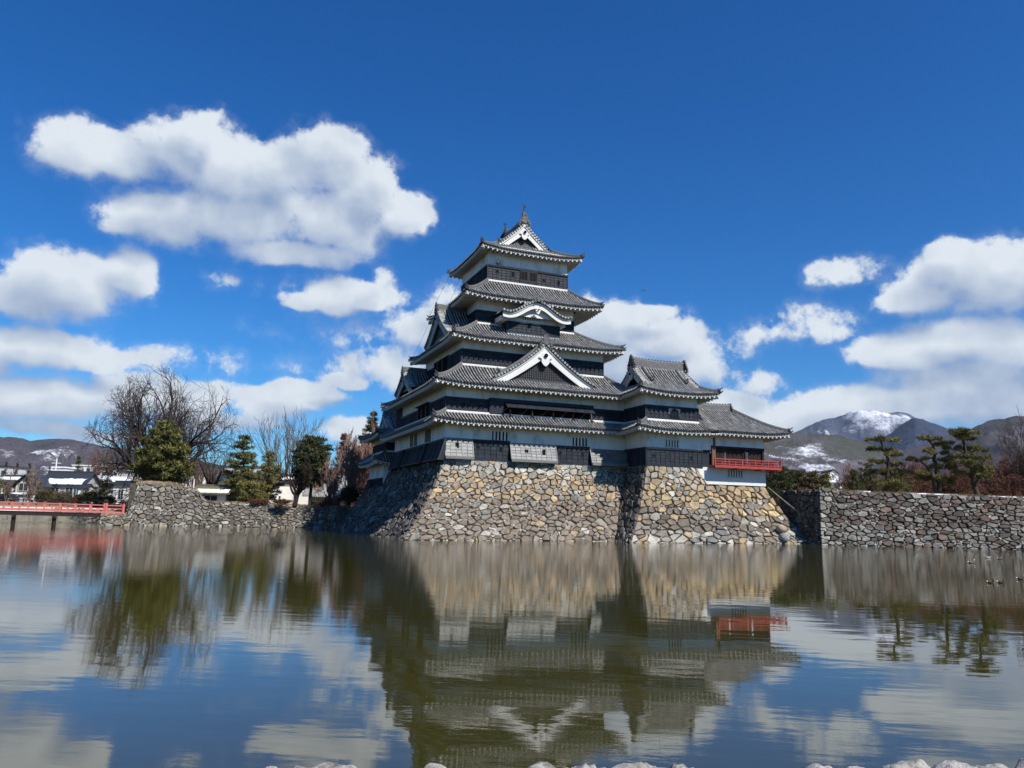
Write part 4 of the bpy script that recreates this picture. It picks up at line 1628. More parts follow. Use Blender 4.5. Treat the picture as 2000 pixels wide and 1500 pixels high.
def fish(parent, c, face, s=1.0):
    """roof-end fish: head down on the ridge, body curving up to a forked tail"""
    face = np.asarray(face, float)
    g = Geo()
    t = np.linspace(0, 1, 10)
    P = [c + face * (.20 - .55 * sin(a * 1.9) * (1 - a * .55)) * s + Z3 * (a * 1.05) * s for a in t]
    g.tube(P, np.array([.20, .25, .24, .21, .18, .15, .12, .09, .07, .05]) * s, 8)
    S = np.cross(face, Z3)
    for sx in (-1, 1):
        tip = P[-1]
        g.prism([(0, 0), (.18, .12), (.30, .42), (.12, .26), (0, .30)], tip - S * .02, S * sx * .6 + face * .5, Z3, .04 * s)
        g.prism([(0, 0), (.22, .10), (.30, .32), (.05, .22)], P[4], S * sx, Z3, .04)
    for k in range(2, 8):
        g.prism([(0, 0), (.16, .05), (.10, .18)], P[k], face * -1, Z3, .03)
    g.tube([P[-1], P[-1] + Z3 * .55 * s], .018, 5)
    return g.build('roof_fish', m_fish, parent)


def lightning_rod(parent, c, h):
    g = Geo()
    g.tube([c, np.asarray(c) + Z3 * h], .022, 6)
    disc(g, np.asarray(c) + Z3 * h * .62, np.array([0, -1., 0]), np.array([1., 0, 0]), .09, .04)
    return g.build('lightning_rod', m_metal, parent)
# ---------------------------------------------------------------- main keep
K = thing('castle_keep', 'tall black and white castle keep of five stacked tiled roofs standing on the stone base', 'castle keep', (8, 8, 6.2))

# storey 1
s1 = storey(K, 0, 16.5, 0, 17.2, 6.2, 7.95, 9.5, 'lowest storey')
front_boards(s1, 2.35, 5.55, 0, 6.25, 7.92, .5)
front_boards(s1, 9.75, 12.95, 0, 6.25, 7.80, .5)
for (a, b, zt, pan) in ((-.02, 2.32, 7.93, .47), (5.6, 9.72, 7.80, .46), (13.0, 16.5, 7.68, .47)):
    g = Geo()
    V = [(a, -.02, zt), (b, -.02, zt), (b, -.02, 6.22), (a, -.02, 6.22), (a, -.56, 6.22), (b, -.56, 6.22)]
    g.add(V, [(0, 3, 4), (1, 5, 2), (3, 2, 5, 4)], 0, .6)
    sd = g.build('stone_drop_box', m_board, s1, label='flared stone-drop box, bleached boards with sun sheen in their colour')
    front_boards(sd, a, b, -.03, 6.22, zt, pan, 5, mat=m_silver, tilt=math.atan(.52 / (zt - 6.22)), top=.14, bot=.22)
bar_window(s1, 4.02, 5.55, 0, 7.95, 8.66, 5)
bar_window(s1, 11.35, 12.9, 0, 7.84, 8.55, 5)
for x, z, w, h in ((2.85, 7.2, .2, .2), (4.82, 7.05, .16, .34), (10.2, 7.1, .2, .2), (12.3, 6.98, .16, .34)):
    loophole(s1, x, 0, z, w, h)
for x, z, w, h, f in ((1.0, 7.15, .16, .36, .3), (7.0, 7.05, .18, .18, .3), (8.55, 6.95, .16, .36, .3), (14.0, 7.0, .2, .2, .3)):
    loophole(s1, x, -f * (7.85 - z) * 1.02 - .03, z, w, h)
# west flank of storey 1
for y0, y1, t in ((-.45, 4.05, .30), (5.0, 11.8, .32), (13.1, 16.7, .32)):
    g = Geo()
    zt = 7.85
    dx = (zt - 6.1) * math.tan(t)
    g.add([(0, y0, zt), (0, y1, zt), (0, y1, 6.1), (0, y0, 6.1), (-dx, y0, 6.1), (-dx, y1, 6.1)], [(0, 4, 3), (1, 2, 5), (3, 4, 5, 2)])
    sd = g.build('stone_drop_box', m_board, s1)
    side_boards(sd, -.02, y0, y1, 6.1, zt, .46, tilt=t)
for ya, yb in ((4.05, 5.0), (11.8, 13.1), (16.7, 17.2)):
    g = Geo()
    g.box(-.06, 0, ya, yb, 6.2, 7.85)
    g.build('opening_or_shade', m_dark, s1)  # flat boards between the boxes, blackened to stand for deep shade
g = Geo()
for y in (4.1, 4.9, 8.6, 10.1):
    g.box(-.05, 0, y, y + .9, 7.95, 9.0)
g.build('shutters', m_barkl, s1, kind='stuff')
R1, _, _ = skirt_roof(K, (-1.4, 17.9, -1.4, 18.6), (.02, 16.5, .02, 17.2), 9.20, 10.02, U=.22, label='lowest roof, a narrow tiled skirt')

# storey 2
s2 = storey(K, .08, 16.5, .08, 17.2, 10.0, 11.3, 12.6, 'second storey')
front_boards(s2, .06, 3.68, .06, 10.08, 11.27, .5, 3)
front_boards(s2, 13.3, 16.5, .06, 10.05, 11.18, .5, 3)
for x, z, w, h in ((1.55, 10.5, .18, .3), (2.9, 10.5, .2, .2)):
    loophole(s2, x, .06, z, w, h)
g = Geo()
g.box(3.70, 13.28, -.22, .10, 11.12, 11.40)
g.box(3.70, 5.0, -.16, .10, 10.05, 11.12)
g.box(5.0, 13.1, -.14, .10, 10.02, 10.14)
bay = g.build('shutter_bay', m_board, s2)
g = Geo()
g.box(5.0, 13.1, .02, .07, 10.14, 11.12)
g.build('opening_or_shade', m_dark, bay)
for k in range(9):
    x0 = 5.02 + k * .905
    g = Geo()
    for q in range(3):
        xa = x0 + q * .29
        g.add([(xa, -.16, 11.12), (xa + .275, -.16, 11.12), (xa + .275, -.84, 10.66), (xa, -.84, 10.66)], [(0, 3, 2, 1)], 0, RNG.uniform(.8, 1.2))
        g.add([(xa, -.16, 11.08), (xa + .275, -.16, 11.08), (xa + .275, -.84, 10.62), (xa, -.84, 10.62)], [(0, 1, 2, 3)], 0, .8)
        g.add([(xa, -.84, 10.62), (xa + .275, -.84, 10.62), (xa + .275, -.84, 10.66), (xa, -.84, 10.66)], [(0, 1, 2, 3)], 0, .9)
    g.build('propped_shutter', m_board, s2)
    if k % 2 == 0:
        g = Geo()
        g.tube([(x0 + .1, -.74, 10.66), (x0 - .25, -.16, 10.20)], .022, 5)
        g.build('shutter_prop', m_brown, s2)
for x in (5.5, 7.5, 9.45, 11.3, 13.05):
    g = Geo()
    g.box(x - .04, x + .04, -.24, -.14, 10.05, 10.55)
    g.bar((x - .02, -.2, 10.12), (x + .1, -.42, 9.98), .12, .12)
    g.build('bracket_post', m_brown, s2)
side_boards(s2, .06, .06, 4.8, 10.05, 11.3, .5)
side_boards(s2, .06, 8.7, 14.9, 10.05, 11.15, .42)
side_boards(s2, .06, 14.9, 17.2, 10.05, 12.1, .45)
g = Geo()
g.box(.0, .08, 4.8, 8.7, 10.1, 11.28)
op = g.build('opening_or_shade', m_dark, s2)
for y in (5.9, 7.3, 8.55):
    g = Geo()
    g.box(-.06, .06, y, y + .14, 10.1, 11.28)
    g.build('post', m_brown, op)
g = Geo()
g.box(-.30, .06, 4.7, 8.8, 11.3, 11.38)
g.build('shutter_head', m_board, s2)
g = Geo()
for x in (4.1, 6.05, 8.0, 9.95, 11.9):      # slanting posts drawn on the plaster above the bay
    g.bar((x, .06, 12.4), (x + .42, .06, 11.4), .16, .05, up=np.array([0, -1., 0]))
g.build('plaster_post', m_trim, s2)
R2, zf2, fr2 = skirt_roof(K, (-1.4, 17.9, -1.4, 18.6), (1.84, 15.3, 1.84, 13.4), 12.24, 14.32, U=.26, label='broad second roof')
dormer(R2.parent, (8.55, 0.0, 0), (1, 0, 0), (0, 1, 0), 4.75, 13.02, 16.36, 2.0, curve=.36, ov=.42, pend=1.15, label='large triangular front gable with white barge boards', bw=.50)
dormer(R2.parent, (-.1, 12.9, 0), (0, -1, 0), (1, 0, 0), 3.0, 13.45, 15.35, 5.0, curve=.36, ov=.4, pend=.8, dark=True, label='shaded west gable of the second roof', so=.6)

# storey 3
s3 = storey(K, 1.84, 15.3, 1.84, 13.4, 14.2, 15.74, 17.0, 'third storey')
front_boards(s3, 1.82, 15.3, 1.82, 14.40, 15.74, .43, 3)
loophole(s3, 3.1, 1.82, 15.2, .12, .25)
loophole(s3, 14.0, 1.82, 14.95, .12, .3)
side_boards(s3, 1.82, 1.82, 5.6, 14.4, 15.74, .43)
side_boards(s3, 1.82, 10.2, 13.4, 14.4, 15.5, .43)
g = Geo()
g.box(1.76, 1.84, 5.6, 10.2, 14.5, 15.9)
op = g.build('opening_or_shade', m_dark, s3)
for y in (7.3, 8.8):
    g = Geo()
    g.box(1.70, 1.80, y, y + .12, 14.5, 15.9)
    g.build('post', m_brown, op)
R3, zf3, _ = skirt_roof(K, (.47, 16.95, .47, 15.0), (3.71, 13.2, 3.71, 12.3), 16.58, 18.55, U=.26, label='third roof')
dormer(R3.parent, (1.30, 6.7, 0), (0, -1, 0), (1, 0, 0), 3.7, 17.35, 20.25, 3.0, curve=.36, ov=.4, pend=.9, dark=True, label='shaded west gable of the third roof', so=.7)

# storey 4 with the undulating front gable bay
s4 = storey(K, 3.71, 13.2, 3.71, 12.3, 18.4, 19.8, 21.4, 'fourth storey')
front_boards(s4, 3.69, 6.05, 3.69, 18.45, 19.8, .43, 3)
front_boards(s4, 11.05, 13.2, 3.69, 18.45, 19.8, .43, 3)
side_boards(s4, 3.69, 3.69, 12.3, 18.45, 19.8, .43)
g = Geo()
g.box(6.07, 11.03, 2.20, 3.8, 17.5, 19.4)
by = g.build('bay_wall', m_plaster, s4)
front_boards(by, 6.05, 11.05, 2.18, 17.74, 18.70, .44, 3, top=.12, bot=.14)
side_boards(by, 6.05, 2.18, 3.7, 17.6, 18.7, .4)
bar_window(by, 7.45, 9.25, 2.2, 19.0, 19.42, 8)
kw = 3.25


def kara_prof(l):
    s = np.abs(np.asarray(l, float)) / kw
    return 19.28 + 1.17 * .5 * (1 + np.cos(pi * np.clip(s / .86, 0, 1))) + .10 * np.clip((s - .8) / .2, 0, 1) ** 2


dormer(R3.parent, (8.5, 1.62, 0), (1, 0, 0), (0, 1, 0), kw, 19.1, 20.45, 2.2, prof=kara_prof, ov=.42, lattice=False, pend=.5, rake=False, bw=.32, ridge_h=.32, so=.5, name='undulating_gable', label='white undulating gable over the black bay', kara=True)
g = Geo()
g.box(5.4, 6.2, 2.1, 4, 18.72, 19.15)
g.box(10.9, 11.6, 2.1, 4, 18.72, 19.15)
g.build('bay_bracket', m_plaster, by)
R4, _, _ = skirt_roof(K, (2.0, 15.55, 2.0, 14.3), (5.18, 13.22, 5.18, 12.9), 20.78, 23.08, U=.28, over=1.7, label='fourth roof')

# storey 5
s5 = storey(K, 5.18, 13.22, 5.18, 12.9, 23.0, 24.67, 26.6, 'top storey')
front_boards(s5, 5.16, 13.24, 5.16, 23.05, 24.67, .44, 5, skip=((8.32, 10.05),))
g = Geo()
g.box(8.28, 10.12, 5.06, 5.16, 23.40, 23.62)
g.box(8.28, 10.12, 5.06, 5.16, 24.40, 24.62)
g.box(9.10, 9.28, 5.06, 5.16, 23.62, 24.40)
wf = g.build('window_frame', m_board, s5)
for x0, x1 in ((8.34, 9.10), (9.28, 10.04)):
    bar_window(s5, x0, x1, 5.14, 23.62, 24.40, 5, frame=False, mat=m_darkwood)
for x, z, w, h in ((6.05, 23.95, .22, .22), (7.6, 23.85, .2, .4), (10.75, 23.75, .22, .22), (12.3, 23.6, .2, .42)):
    loophole(s5, x, 5.16, z, w, h)
side_boards(s5, 5.16, 5.16, 12.9, 23.05, 24.67, .44)
R5, _, _ = irimoya(K, (4.07, 14.45, 4.07, 14.4), 'y', 25.95, 29.72, 2.85, ov=.45, U=.34, over=1.1, k=.50, label='top roof with white front gable', bw=.40, pend=.95, zb_off=.05)
fish(R5, np.array([9.26, 6.75, 30.35]), (0, -1, 0), .95)
fish(R5, np.array([9.26, 11.75, 30.35]), (0, 1, 0), .95)
for k, (p, q) in enumerate((((4.1, 13.9, 26.0), (2.0, 13.6, 21.2)), ((5.1, 12.9, 26.0), (3.4, 13.0, 21.5)), ((2.1, 13.0, 20.9), (.6, 14.0, 17.0)))):
    g = Geo()
    g.tube([p, (np.array(p) + q) / 2 - Z3 * .05, q], .011, 4)
    g.build('lightning_cable', m_dark, K)

# ---------------------------------------------------------------- corner turret in front
T = thing('corner_turret', 'two-storey corner turret with hip-and-gable roof projecting at the right of the keep', 'turret', (19, -1, 6.2))
t1 = storey(T, 16.52, 22.1, -3.5, 1.4, 6.15, 7.75, 9.5, 'lower storey')
front_boards(t1, 16.50, 22.0, -3.52, 6.2, 7.75, .47, 5)
bar_window(t1, 18.4, 19.75, -3.5, 7.85, 8.45, 5)
loophole(t1, 17.2, -3.52, 7.0, .16, .16)
loophole(t1, 20.9, -3.52, 6.95, .16, .2)
side_boards(t1, 16.5, -3.52, 0, 6.2, 7.75, .45)
g = Geo()
g.box(22.1, 23.0, -3.3, 1.2, 6.2, 7.8)
g.build('recess_wall', m_board, T)
g = Geo()
g.box(22.1, 23.0, -3.46, 1.2, 7.8, 9.3)
g.build('recess_plaster', m_plaster, T)
t2 = storey(T, 16.52, 21.65, -3.5, 1.3, 10.0, 11.3, 12.7, 'upper storey')
front_boards(t2, 16.50, 21.67, -3.52, 10.14, 11.33, .43, 3, skip=((18.75, 19.8),))
side_boards(t2, 16.5, -3.52, 0, 10.1, 11.33, .43)
g = Geo()
arch = [(-.5, 0), (.5, 0), (.47, .45), (.38, .62), (.2, .72), (.08, .76), (0, .86), (-.08, .76), (-.2, .72), (-.38, .62), (-.47, .45)]
g.prism(np.array(arch) * 1.05, (19.27, -3.62, 10.3), (1, 0, 0), Z3, -.06)
kw_ = g.build('bell_window', m_board, t2)
g = Geo()
g.prism(np.array(arch) * .86, (19.27, -3.63, 10.33), (1, 0, 0), Z3, .004)
g.build('opening_or_shade', m_dark, kw_)
g = Geo()
for x in (18.95, 19.1, 19.27, 19.43, 19.6):
    g.box(x - .03, x + .03, -3.68, -3.64, 10.33, 10.85)
g.box(18.85, 19.7, -3.68, -3.64, 10.58, 10.63)
g.build('window_bars', m_board, kw_, kind='stuff')
side_boards(t2, 21.67, -3.52, 1.3, 10.1, 11.33, .43, out=1)
irimoya(T, (15.22, 23.3, -4.75, 2.55), 'x', 12.32, 15.1, 1.75, ov=.45, U=.30, over=1.2, k=.52, label='upper hip-and-gable roof', bw=.34, pend=.7, dark=(True, True), lattice=False)
lightning_rod(T, (19.0, -1.1, 15.95), 1.1)
# lower skirt roof of the turret; its front eave runs on into the moon-viewing turret
skirt_roof(T, (15.0, 23.2, -4.75, 2.6), (16.52, 21.68, -3.5, 1.3), 9.16, 10.02, U=.26, over=1.2, sides='FL', ridges='FL', label='lower skirt roof')

# ---------------------------------------------------------------- moon-viewing turret
Q = thing('moon_viewing_turret', 'low open pavilion turret with vermilion balcony at the right end of the castle', 'turret', (26, -1, 4.9))
# white basement
g = Geo()
pl = [(21.35, 6.30), (22.15, 5.10), (22.15, 4.86), (28.68, 4.86), (28.68, 6.30)]
g.prism(pl, (0, -3.56, 0), (1, 0, 0), Z3, -5.4)
wb = g.build('white_basement', m_trim, Q)
bar_window(wb, 24.65, 26.25, -3.56, 5.52, 6.14, 6, mat=m_trim)
# room: floor, posts, dark panels, lintel
g = Geo()
g.box(23.0, 28.62, -3.45, 1.6, 6.30, 6.48)
g.build('floor', m_brown, Q)
g = Geo()
g.box(23.0, 28.62, -3.5, -3.36, 8.18, 9.4)
g.box(28.48, 28.62, -3.36, 1.6, 8.18, 9.4)
g.box(23.0, 28.62, 1.46, 1.6, 8.18, 9.4)
g.build('plaster_band', m_plaster, Q)
g = Geo()
g.box(23.0, 28.66, -3.54, -3.30, 8.02, 8.2)
g.box(28.44, 28.66, -3.30, 1.6, 8.02, 8.2)
g.build('lintel', m_darkwood, Q)
g = Geo()
g.box(23.0, 28.48, -3.35, 1.5, 8.25, 8.32)
g.build('ceiling', m_darkwood, Q)
for x, y, nmx, mt in ((23.12, -3.5, 'post', m_brown), (26.62, -3.42, 'post', m_darkwood), (28.55, -3.42, 'post', m_darkwood), (28.55, 1.5, 'post', m_darkwood), (28.55, -1.0, 'post', m_darkwood)):
    g = Geo()
    g.box(x - .09, x + .09, y - .09, y + .09, 6.3, 8.05)
    g.build(nmx, mt, Q)
g = Geo()
g.box(23.2, 23.4, -3.57, -3.45, 6.45, 8.9)
g.build('corner_post', m_brown, Q)
for x0, x1, y in ((23.25, 24.50, -3.32), (24.72, 26.52, -3.30), (27.06, 28.46, -3.34)):
    g = Geo()
    g.box(x0, x1, y, y + .05, 6.5, 8.02)
    for z in np.arange(6.62, 8.0, .13):
        g.box(x0 + .02, x1 - .02, y - .025, y, z, z + .03)
    g.build('sliding_door', m_darkwood, Q)
g = Geo()
g.box(23.2, 26.9, 1.40, 1.45, 6.5, 8.02)
g.build('back_panel', m_darkwood, Q)
g = Geo()
g.box(24.54, 24.68, -2.6, -2.55, 6.5, 7.75)
g.build('pale_pillar', m_barkl, Q)
# roof: hip at the right end, ridge along x, front eave in line with the turret's lower eave
outer = (16.4, 30.75, -4.75, 2.75)
fr = frames(outer)
half = 3.75
ze, zr = 9.32, 11.8
rise = rise_fn(zr - ze, half, .80)
gt, gd, ge, gr = Geo(), Geo(), Geo(), Geo()
ZE[0] = ze


def zfq(f, lft, rgt):
    def zf(a, d):
        a, d = np.asarray(a, float), np.asarray(d, float)
        e = np.minimum(a if lft else 99., f.L - a if rgt else 99.)
        return ze + rise(np.maximum(d, -.05)) + .26 * np.clip(1 - e / 3.4, 0, 1) ** 2 * np.clip(1 - d / 2.6, 0, 1) ** 1.5
    return zf


zF, zRt, zB = zfq(fr['F'], False, True), zfq(fr['R'], True, True), zfq(fr['B'], True, False)
a0 = 21.75 - outer[0]
roof_side(gt, gd, fr['F'], zF, lambda a: min(half, fr['F'].L - a), a0=a0)
roof_side(gt, gd, fr['R'], zRt, lambda a: min(half, a, fr['R'].L - a))
roof_side(gt, gd, fr['B'], zB, lambda a: min(half, a), a1=fr['B'].L - a0)
eave(ge, gr, fr['F'], zF, 1.25, .14, a0=a0 + .3)
eave(ge, gr, fr['R'], zRt, 2.1, .24)
QR = finish_roof(Q, gt, gd, ge, gr, 'long tiled roof hipped at its right end')
main_ridge(QR, (27.0, -1.0, zr - .05), (21.6, -1.0, zr - .05), .5, so=.6)
for s, lft in (('F', False), ('R', False)):
    f = fr[s]
    zf_ = zF if s == 'F' else zRt
    q = np.linspace(.10, half, 14)
    hip_ridge(QR, f.p(f.L - q, q, zf_(f.L - q, q) + .03 + .1 * np.clip(1 - q / .4, 0, 1) ** 2), .8)
g = Geo()
cz = float(zF(fr['F'].L, np.array([0.]))[0])
g.bar((30.6, -4.6, cz - .25), (28.7, -2.7, cz - .1), .2, .22)
g.build('corner_rafter', m_trim, QR)
# a strip of weathered descending ridge where the two roofs meet
q = np.linspace(.45, half - .1, 12)
g = Geo()
a_ = 23.2 - outer[0]
g.sweep(fr['F'].p(a_ + 0 * q, q, zF(a_ + 0 * q, q) + .02), [(-.2, 0), (-.2, .1), (0, .15), (.2, .1), (.2, 0)])
g.build('valley_ridge', m_ridge, QR)

# vermilion balcony
bl = Geo()
bl.box(22.6, 29.62, -4.52, -3.58, 6.36, 6.47)
bl.box(28.66, 29.62, -3.58, 1.8, 6.36, 6.47)
BAL = bl.build('balcony', m_red, Q, label='vermilion lacquered balcony')
g = Geo()
g.box(22.6, 29.64, -4.56, -4.44, 6.26, 6.40)
g.box(29.52, 29.64, -4.44, 1.8, 6.26, 6.40)
for x in (25.1, 27.6, 29.4):
    g.box(x - .07, x + .07, -4.5, -3.5, 6.16, 6.3)
g.build('edge_beam', m_red, BAL)
for z, w in ((6.58, .07), (6.80, .06), (7.0, .085)):
    g = Geo()
    xe = 29.6 + (.22 if z > 6.9 else .12)
    g.bar((22.6, -4.48, z), (xe, -4.48, z), w, w)
    g.bar((29.56, -4.48 - (.2 if z > 6.9 else .1), z + .01), (29.56, 1.8, z + .01), w, w)
    if z > 6.9:
        g.bar((xe - .02, -4.48, z), (xe + .16, -4.48, z + .10), w, w)
    g.build('rail', m_red, BAL)
for x in (22.65, 24.05, 25.45, 26.85, 28.25, 29.56):
    g = Geo()
    g.box(x - .05, x + .05, -4.53, -4.43, 6.46, 7.0)
    g.build('baluster', m_red, BAL)
for x in (23.35, 24.75, 26.15, 27.55, 28.9):
    g = Geo()
    g.box(x - .045, x + .045, -4.525, -4.435, 6.46, 6.80)
    g.build('baluster', m_red, BAL)
for y in (-3.1, -1.7, -.3, 1.1):
    g = Geo()
    g.box(29.51, 29.61, y - .05, y + .05, 6.46, 7.0)
    g.build('baluster', m_red, BAL)
g = Geo()
g.tube([(28.85, -3.6, 4.78), (29.95, -4.9, 3.3), (31.05, -6.2, 1.85)], .06, 8)
tag(g.build('drain_pipe', m_conc), 'pale pipe running down the right edge of the turret stone base', 'pipe')

# ---------------------------------------------------------------- small keep behind on the left
S = thing('small_keep', 'shaded smaller black keep standing behind the left flank of the main keep', 'castle keep', (3, 24, 4.7))
k1 = storey(S, -.5, 7, 19.8, 26.8, 4.55, 5.5, 7.2, 'lower storey')
side_boards(k1, -.52, 19.8, 26.8, 4.6, 5.45, .45)
g = Geo()
g.add([(-.5, 24.6, 5.4), (-.5, 26.9, 5.4), (-.95, 26.9, 4.3), (-.95, 24.6, 4.3), (-.5, 24.6, 4.3), (-.5, 26.9, 4.3)], [(0, 1, 2, 3), (0, 3, 4), (1, 5, 2), (3, 2, 5, 4)])
sd = g.build('stone_drop_box', m_board, k1)
side_boards(sd, -.52, 24.6, 26.9, 4.3, 5.4, .42, tilt=.38)
skirt_roof(S, (-1.7, 8.2, 18.6, 28.0), (-.2, 6.7, 20.1, 26.5), 6.95, 8.15, U=.22, over=1.2, label='lower skirt roof')
k2 = storey(S, -.2, 6.7, 20.1, 26.5, 8.1, 9.2, 10.2, 'upper storey')
side_boards(k2, -.22, 20.1, 26.5, 8.15, 9.15, .42)
g = Geo()
g.box(-.27, -.2, 22.4, 23.2, 8.2, 9.1)
g.build('opening_or_shade', m_dark, k2)
front_boards(k2, -.2, 6.7, 20.08, 8.15, 9.15, .5, 3)
irimoya(S, (-1.7, 8.2, 18.6, 28.0), 'x', 9.75, 12.3, 2.2, ov=.45, U=.24, over=1.3, label='upper hip-and-gable roof', dark=(True, True), lattice=False, pend=.6)
# ---------------------------------------------------------------- trees
def gpos(px, depth, z):
    """ground point under a photo column at a depth"""
    lat = (px - 1000) / FPX * depth
    p = CAM + FH * depth * 1.0 + RH * lat
    return np.array([p[0], p[1], z])


def mpp(depth):
    return depth / FPX


def htop(px, py, depth):
    return at(px, py, depth)[2]


def segs_mesh(g, S, n=4, tone=1.0):
    """S: list of (p0, p1, r0, r1)"""
    A = np.array([s[0] for s in S])
    B = np.array([s[1] for s in S])
    ra, rb = np.array([s[2] for s in S]), np.array([s[3] for s in S])
    T = B - A
    T /= np.linalg.norm(T, axis=1)[:, None] + 1e-9
    ref = np.where(np.abs(T[:, 2:3]) < .9, np.array([[0., 0, 1]]), np.array([[1., 0, 0]]))
    U = np.cross(T, ref)
    U /= np.linalg.norm(U, axis=1)[:, None]
    Wv = np.cross(T, U)
    th = np.arange(n) * 2 * pi / n
    ring = np.cos(th)[None, :, None] * U[:, None] + np.sin(th)[None, :, None] * Wv[:, None]
    V = np.concatenate([A[:, None] + ring * ra[:, None, None], B[:, None] + ring * rb[:, None, None]], 1)
    m = len(S)
    k = np.arange(n)
    F = (np.arange(m) * 2 * n)[:, None, None] + np.stack([k, (k + 1) % n, (k + 1) % n + n, k + n], -1)[None]
    g.add(V.reshape(-1, 3), F.reshape(-1, 4), 0, tone)


def grow(seed, levels=5, limbs=7, up=.35, spread=.9, ratio=.68, wig=.16, trunk=.18, kids=(2, 4), droop=0.0):
    r = np.random.default_rng(seed)
    S = []

    def branch(p, d, L, rad, lev):
        n = 5 if lev < 2 else 4 if lev < 4 else 3
        pts = [p]
        rr_ = [rad]
        for k in range(n):
            d = d + r.normal(0, wig, 3) + np.array([0, 0, up * (.12 if lev > 0 else 0) - droop * lev * .05])
            d = d / np.linalg.norm(d)
            pts.append(pts[-1] + d * L / n)
            rr_.append(rad * (1 - .5 * (k + 1) / n))
            S.append((pts[-2], pts[-1], rr_[-2], rr_[-1], lev))
        if lev >= levels:
            return
        nk = int(r.integers(kids[0], kids[1] + 1))
        for c in range(nk + 1):
            i = n if c == 0 else int(r.integers(max(1, n // 3), n + 1))
            ax = np.cross(d, r.normal(0, 1, 3))
            ax /= np.linalg.norm(ax)
            ang = r.uniform(.25, .8) * (spread if c else spread * .5)
            nd = d * cos(ang) + ax * sin(ang)
            branch(pts[i], nd, L * ratio * r.uniform(.7, 1.15), rr_[i] * (.8 if c == 0 else .62), lev + 1)
    branch(np.zeros(3), np.array([0, 0, 1.]), trunk, .032, 0)
    top = S[4][1]
    for k in range(limbs):
        az = k * 2.39996 + r.uniform(-.25, .25)
        tl = sqrt((k + .5) / limbs) * 1.12 * spread
        d = np.array([sin(tl) * cos(az), sin(tl) * sin(az), cos(tl)])
        branch(top - np.array([0, 0, r.uniform(0, trunk * .5)]), d, r.uniform(.26, .36), .019, 1)
    return S


_tree_cache = {}


def bare_tree(name, label, base, height, width, seed, tone=(1, 1, 1), group=None, mat=None, thick=1.0, cat='tree', rmin=.012, dome=False, **kw):
    S = grow(seed, **kw)
    P = np.array([s[0] for s in S] + [s[1] for s in S])
    zmax = np.percentile(P[:, 2], 98.5)
    wmax = max(np.percentile(P[:, 0], 99) - np.percentile(P[:, 0], 1), np.percentile(P[:, 1], 99) - np.percentile(P[:, 1], 1))
    sc = np.array([width / wmax, width / wmax, height / zmax])
    if dome:
        zc = .30 * zmax

        def squash(p):
            q = p - np.array([0, 0, zc])
            e = np.array([wmax * .52, wmax * .52, (zmax - zc) * 1.0 if q[2] > 0 else zc * 2.2])
            ro = np.linalg.norm(q / e)
            if ro <= .90:
                return p
            return np.array([0, 0, zc]) + q * (.90 + .42 * (1 - math.exp(-(ro - .90) / .42))) / ro
        S = [(squash(s[0]), squash(s[1]), *s[2:]) for s in S]
    b = np.asarray(base, float)
    t = thing(name, label, cat, b, group)
    gt, gb = Geo(), Geo()
    rs = thick * height
    tr = [(s[0] * sc + b, s[1] * sc + b, max(s[2] * rs, rmin), max(s[3] * rs, rmin)) for s in S if s[4] <= 1]
    tw = [(s[0] * sc + b, s[1] * sc + b, max(s[2] * rs, rmin), max(s[3] * rs, rmin)) for s in S if s[4] > 1]
    segs_mesh(gt, tr, 6, tone)
    segs_mesh(gb, tw, 3, tone)
    gt.build('trunk', mat or m_bark, t, smooth=True)
    gb.build('branches', mat or m_bark, t, kind='stuff')
    return t


def needles(g, C, R, n, size, r, tone_a, tone_b, up=.5, wid=.16):
    """n blades scattered in each flattened clump C (radius R: (k,3))"""
    k = len(C)
    N = k * n
    q = r.normal(0, 1, (N, 3))
    q /= np.linalg.norm(q, axis=1)[:, None] + 1e-9
    q *= r.uniform(0, 1, (N, 1)) ** .45
    P = np.repeat(C, n, 0) + q * np.repeat(R, n, 0)
    d = q + r.normal(0, .55, (N, 3)) + np.array([0, 0, up])
    d /= np.linalg.norm(d, axis=1)[:, None] + 1e-9
    s = np.cross(d, r.normal(0, 1, (N, 3)))
    s /= np.linalg.norm(s, axis=1)[:, None] + 1e-9
    L = size * r.uniform(.6, 1.3, (N, 1))
    V = np.stack([P - s * L * wid, P + s * L * wid, P + d * L], 1).reshape(-1, 3)
    F = np.arange(N * 3).reshape(-1, 3)
    t = np.repeat(r.uniform(0, 1, (k, 1)), n, 0) * .7 + r.uniform(0, 1, (N, 1)) * .5
    c = (np.array(tone_a) * (1 - t) + np.array(tone_b) * t).clip(.004, 1)
    g.add(V, F, 0, np.repeat(c, 3, 0))


GREEN_A, GREEN_B = (.030, .042, .016), (.115, .115, .034)
OLIVE_A, OLIVE_B = (.055, .062, .020), (.23, .20, .062)


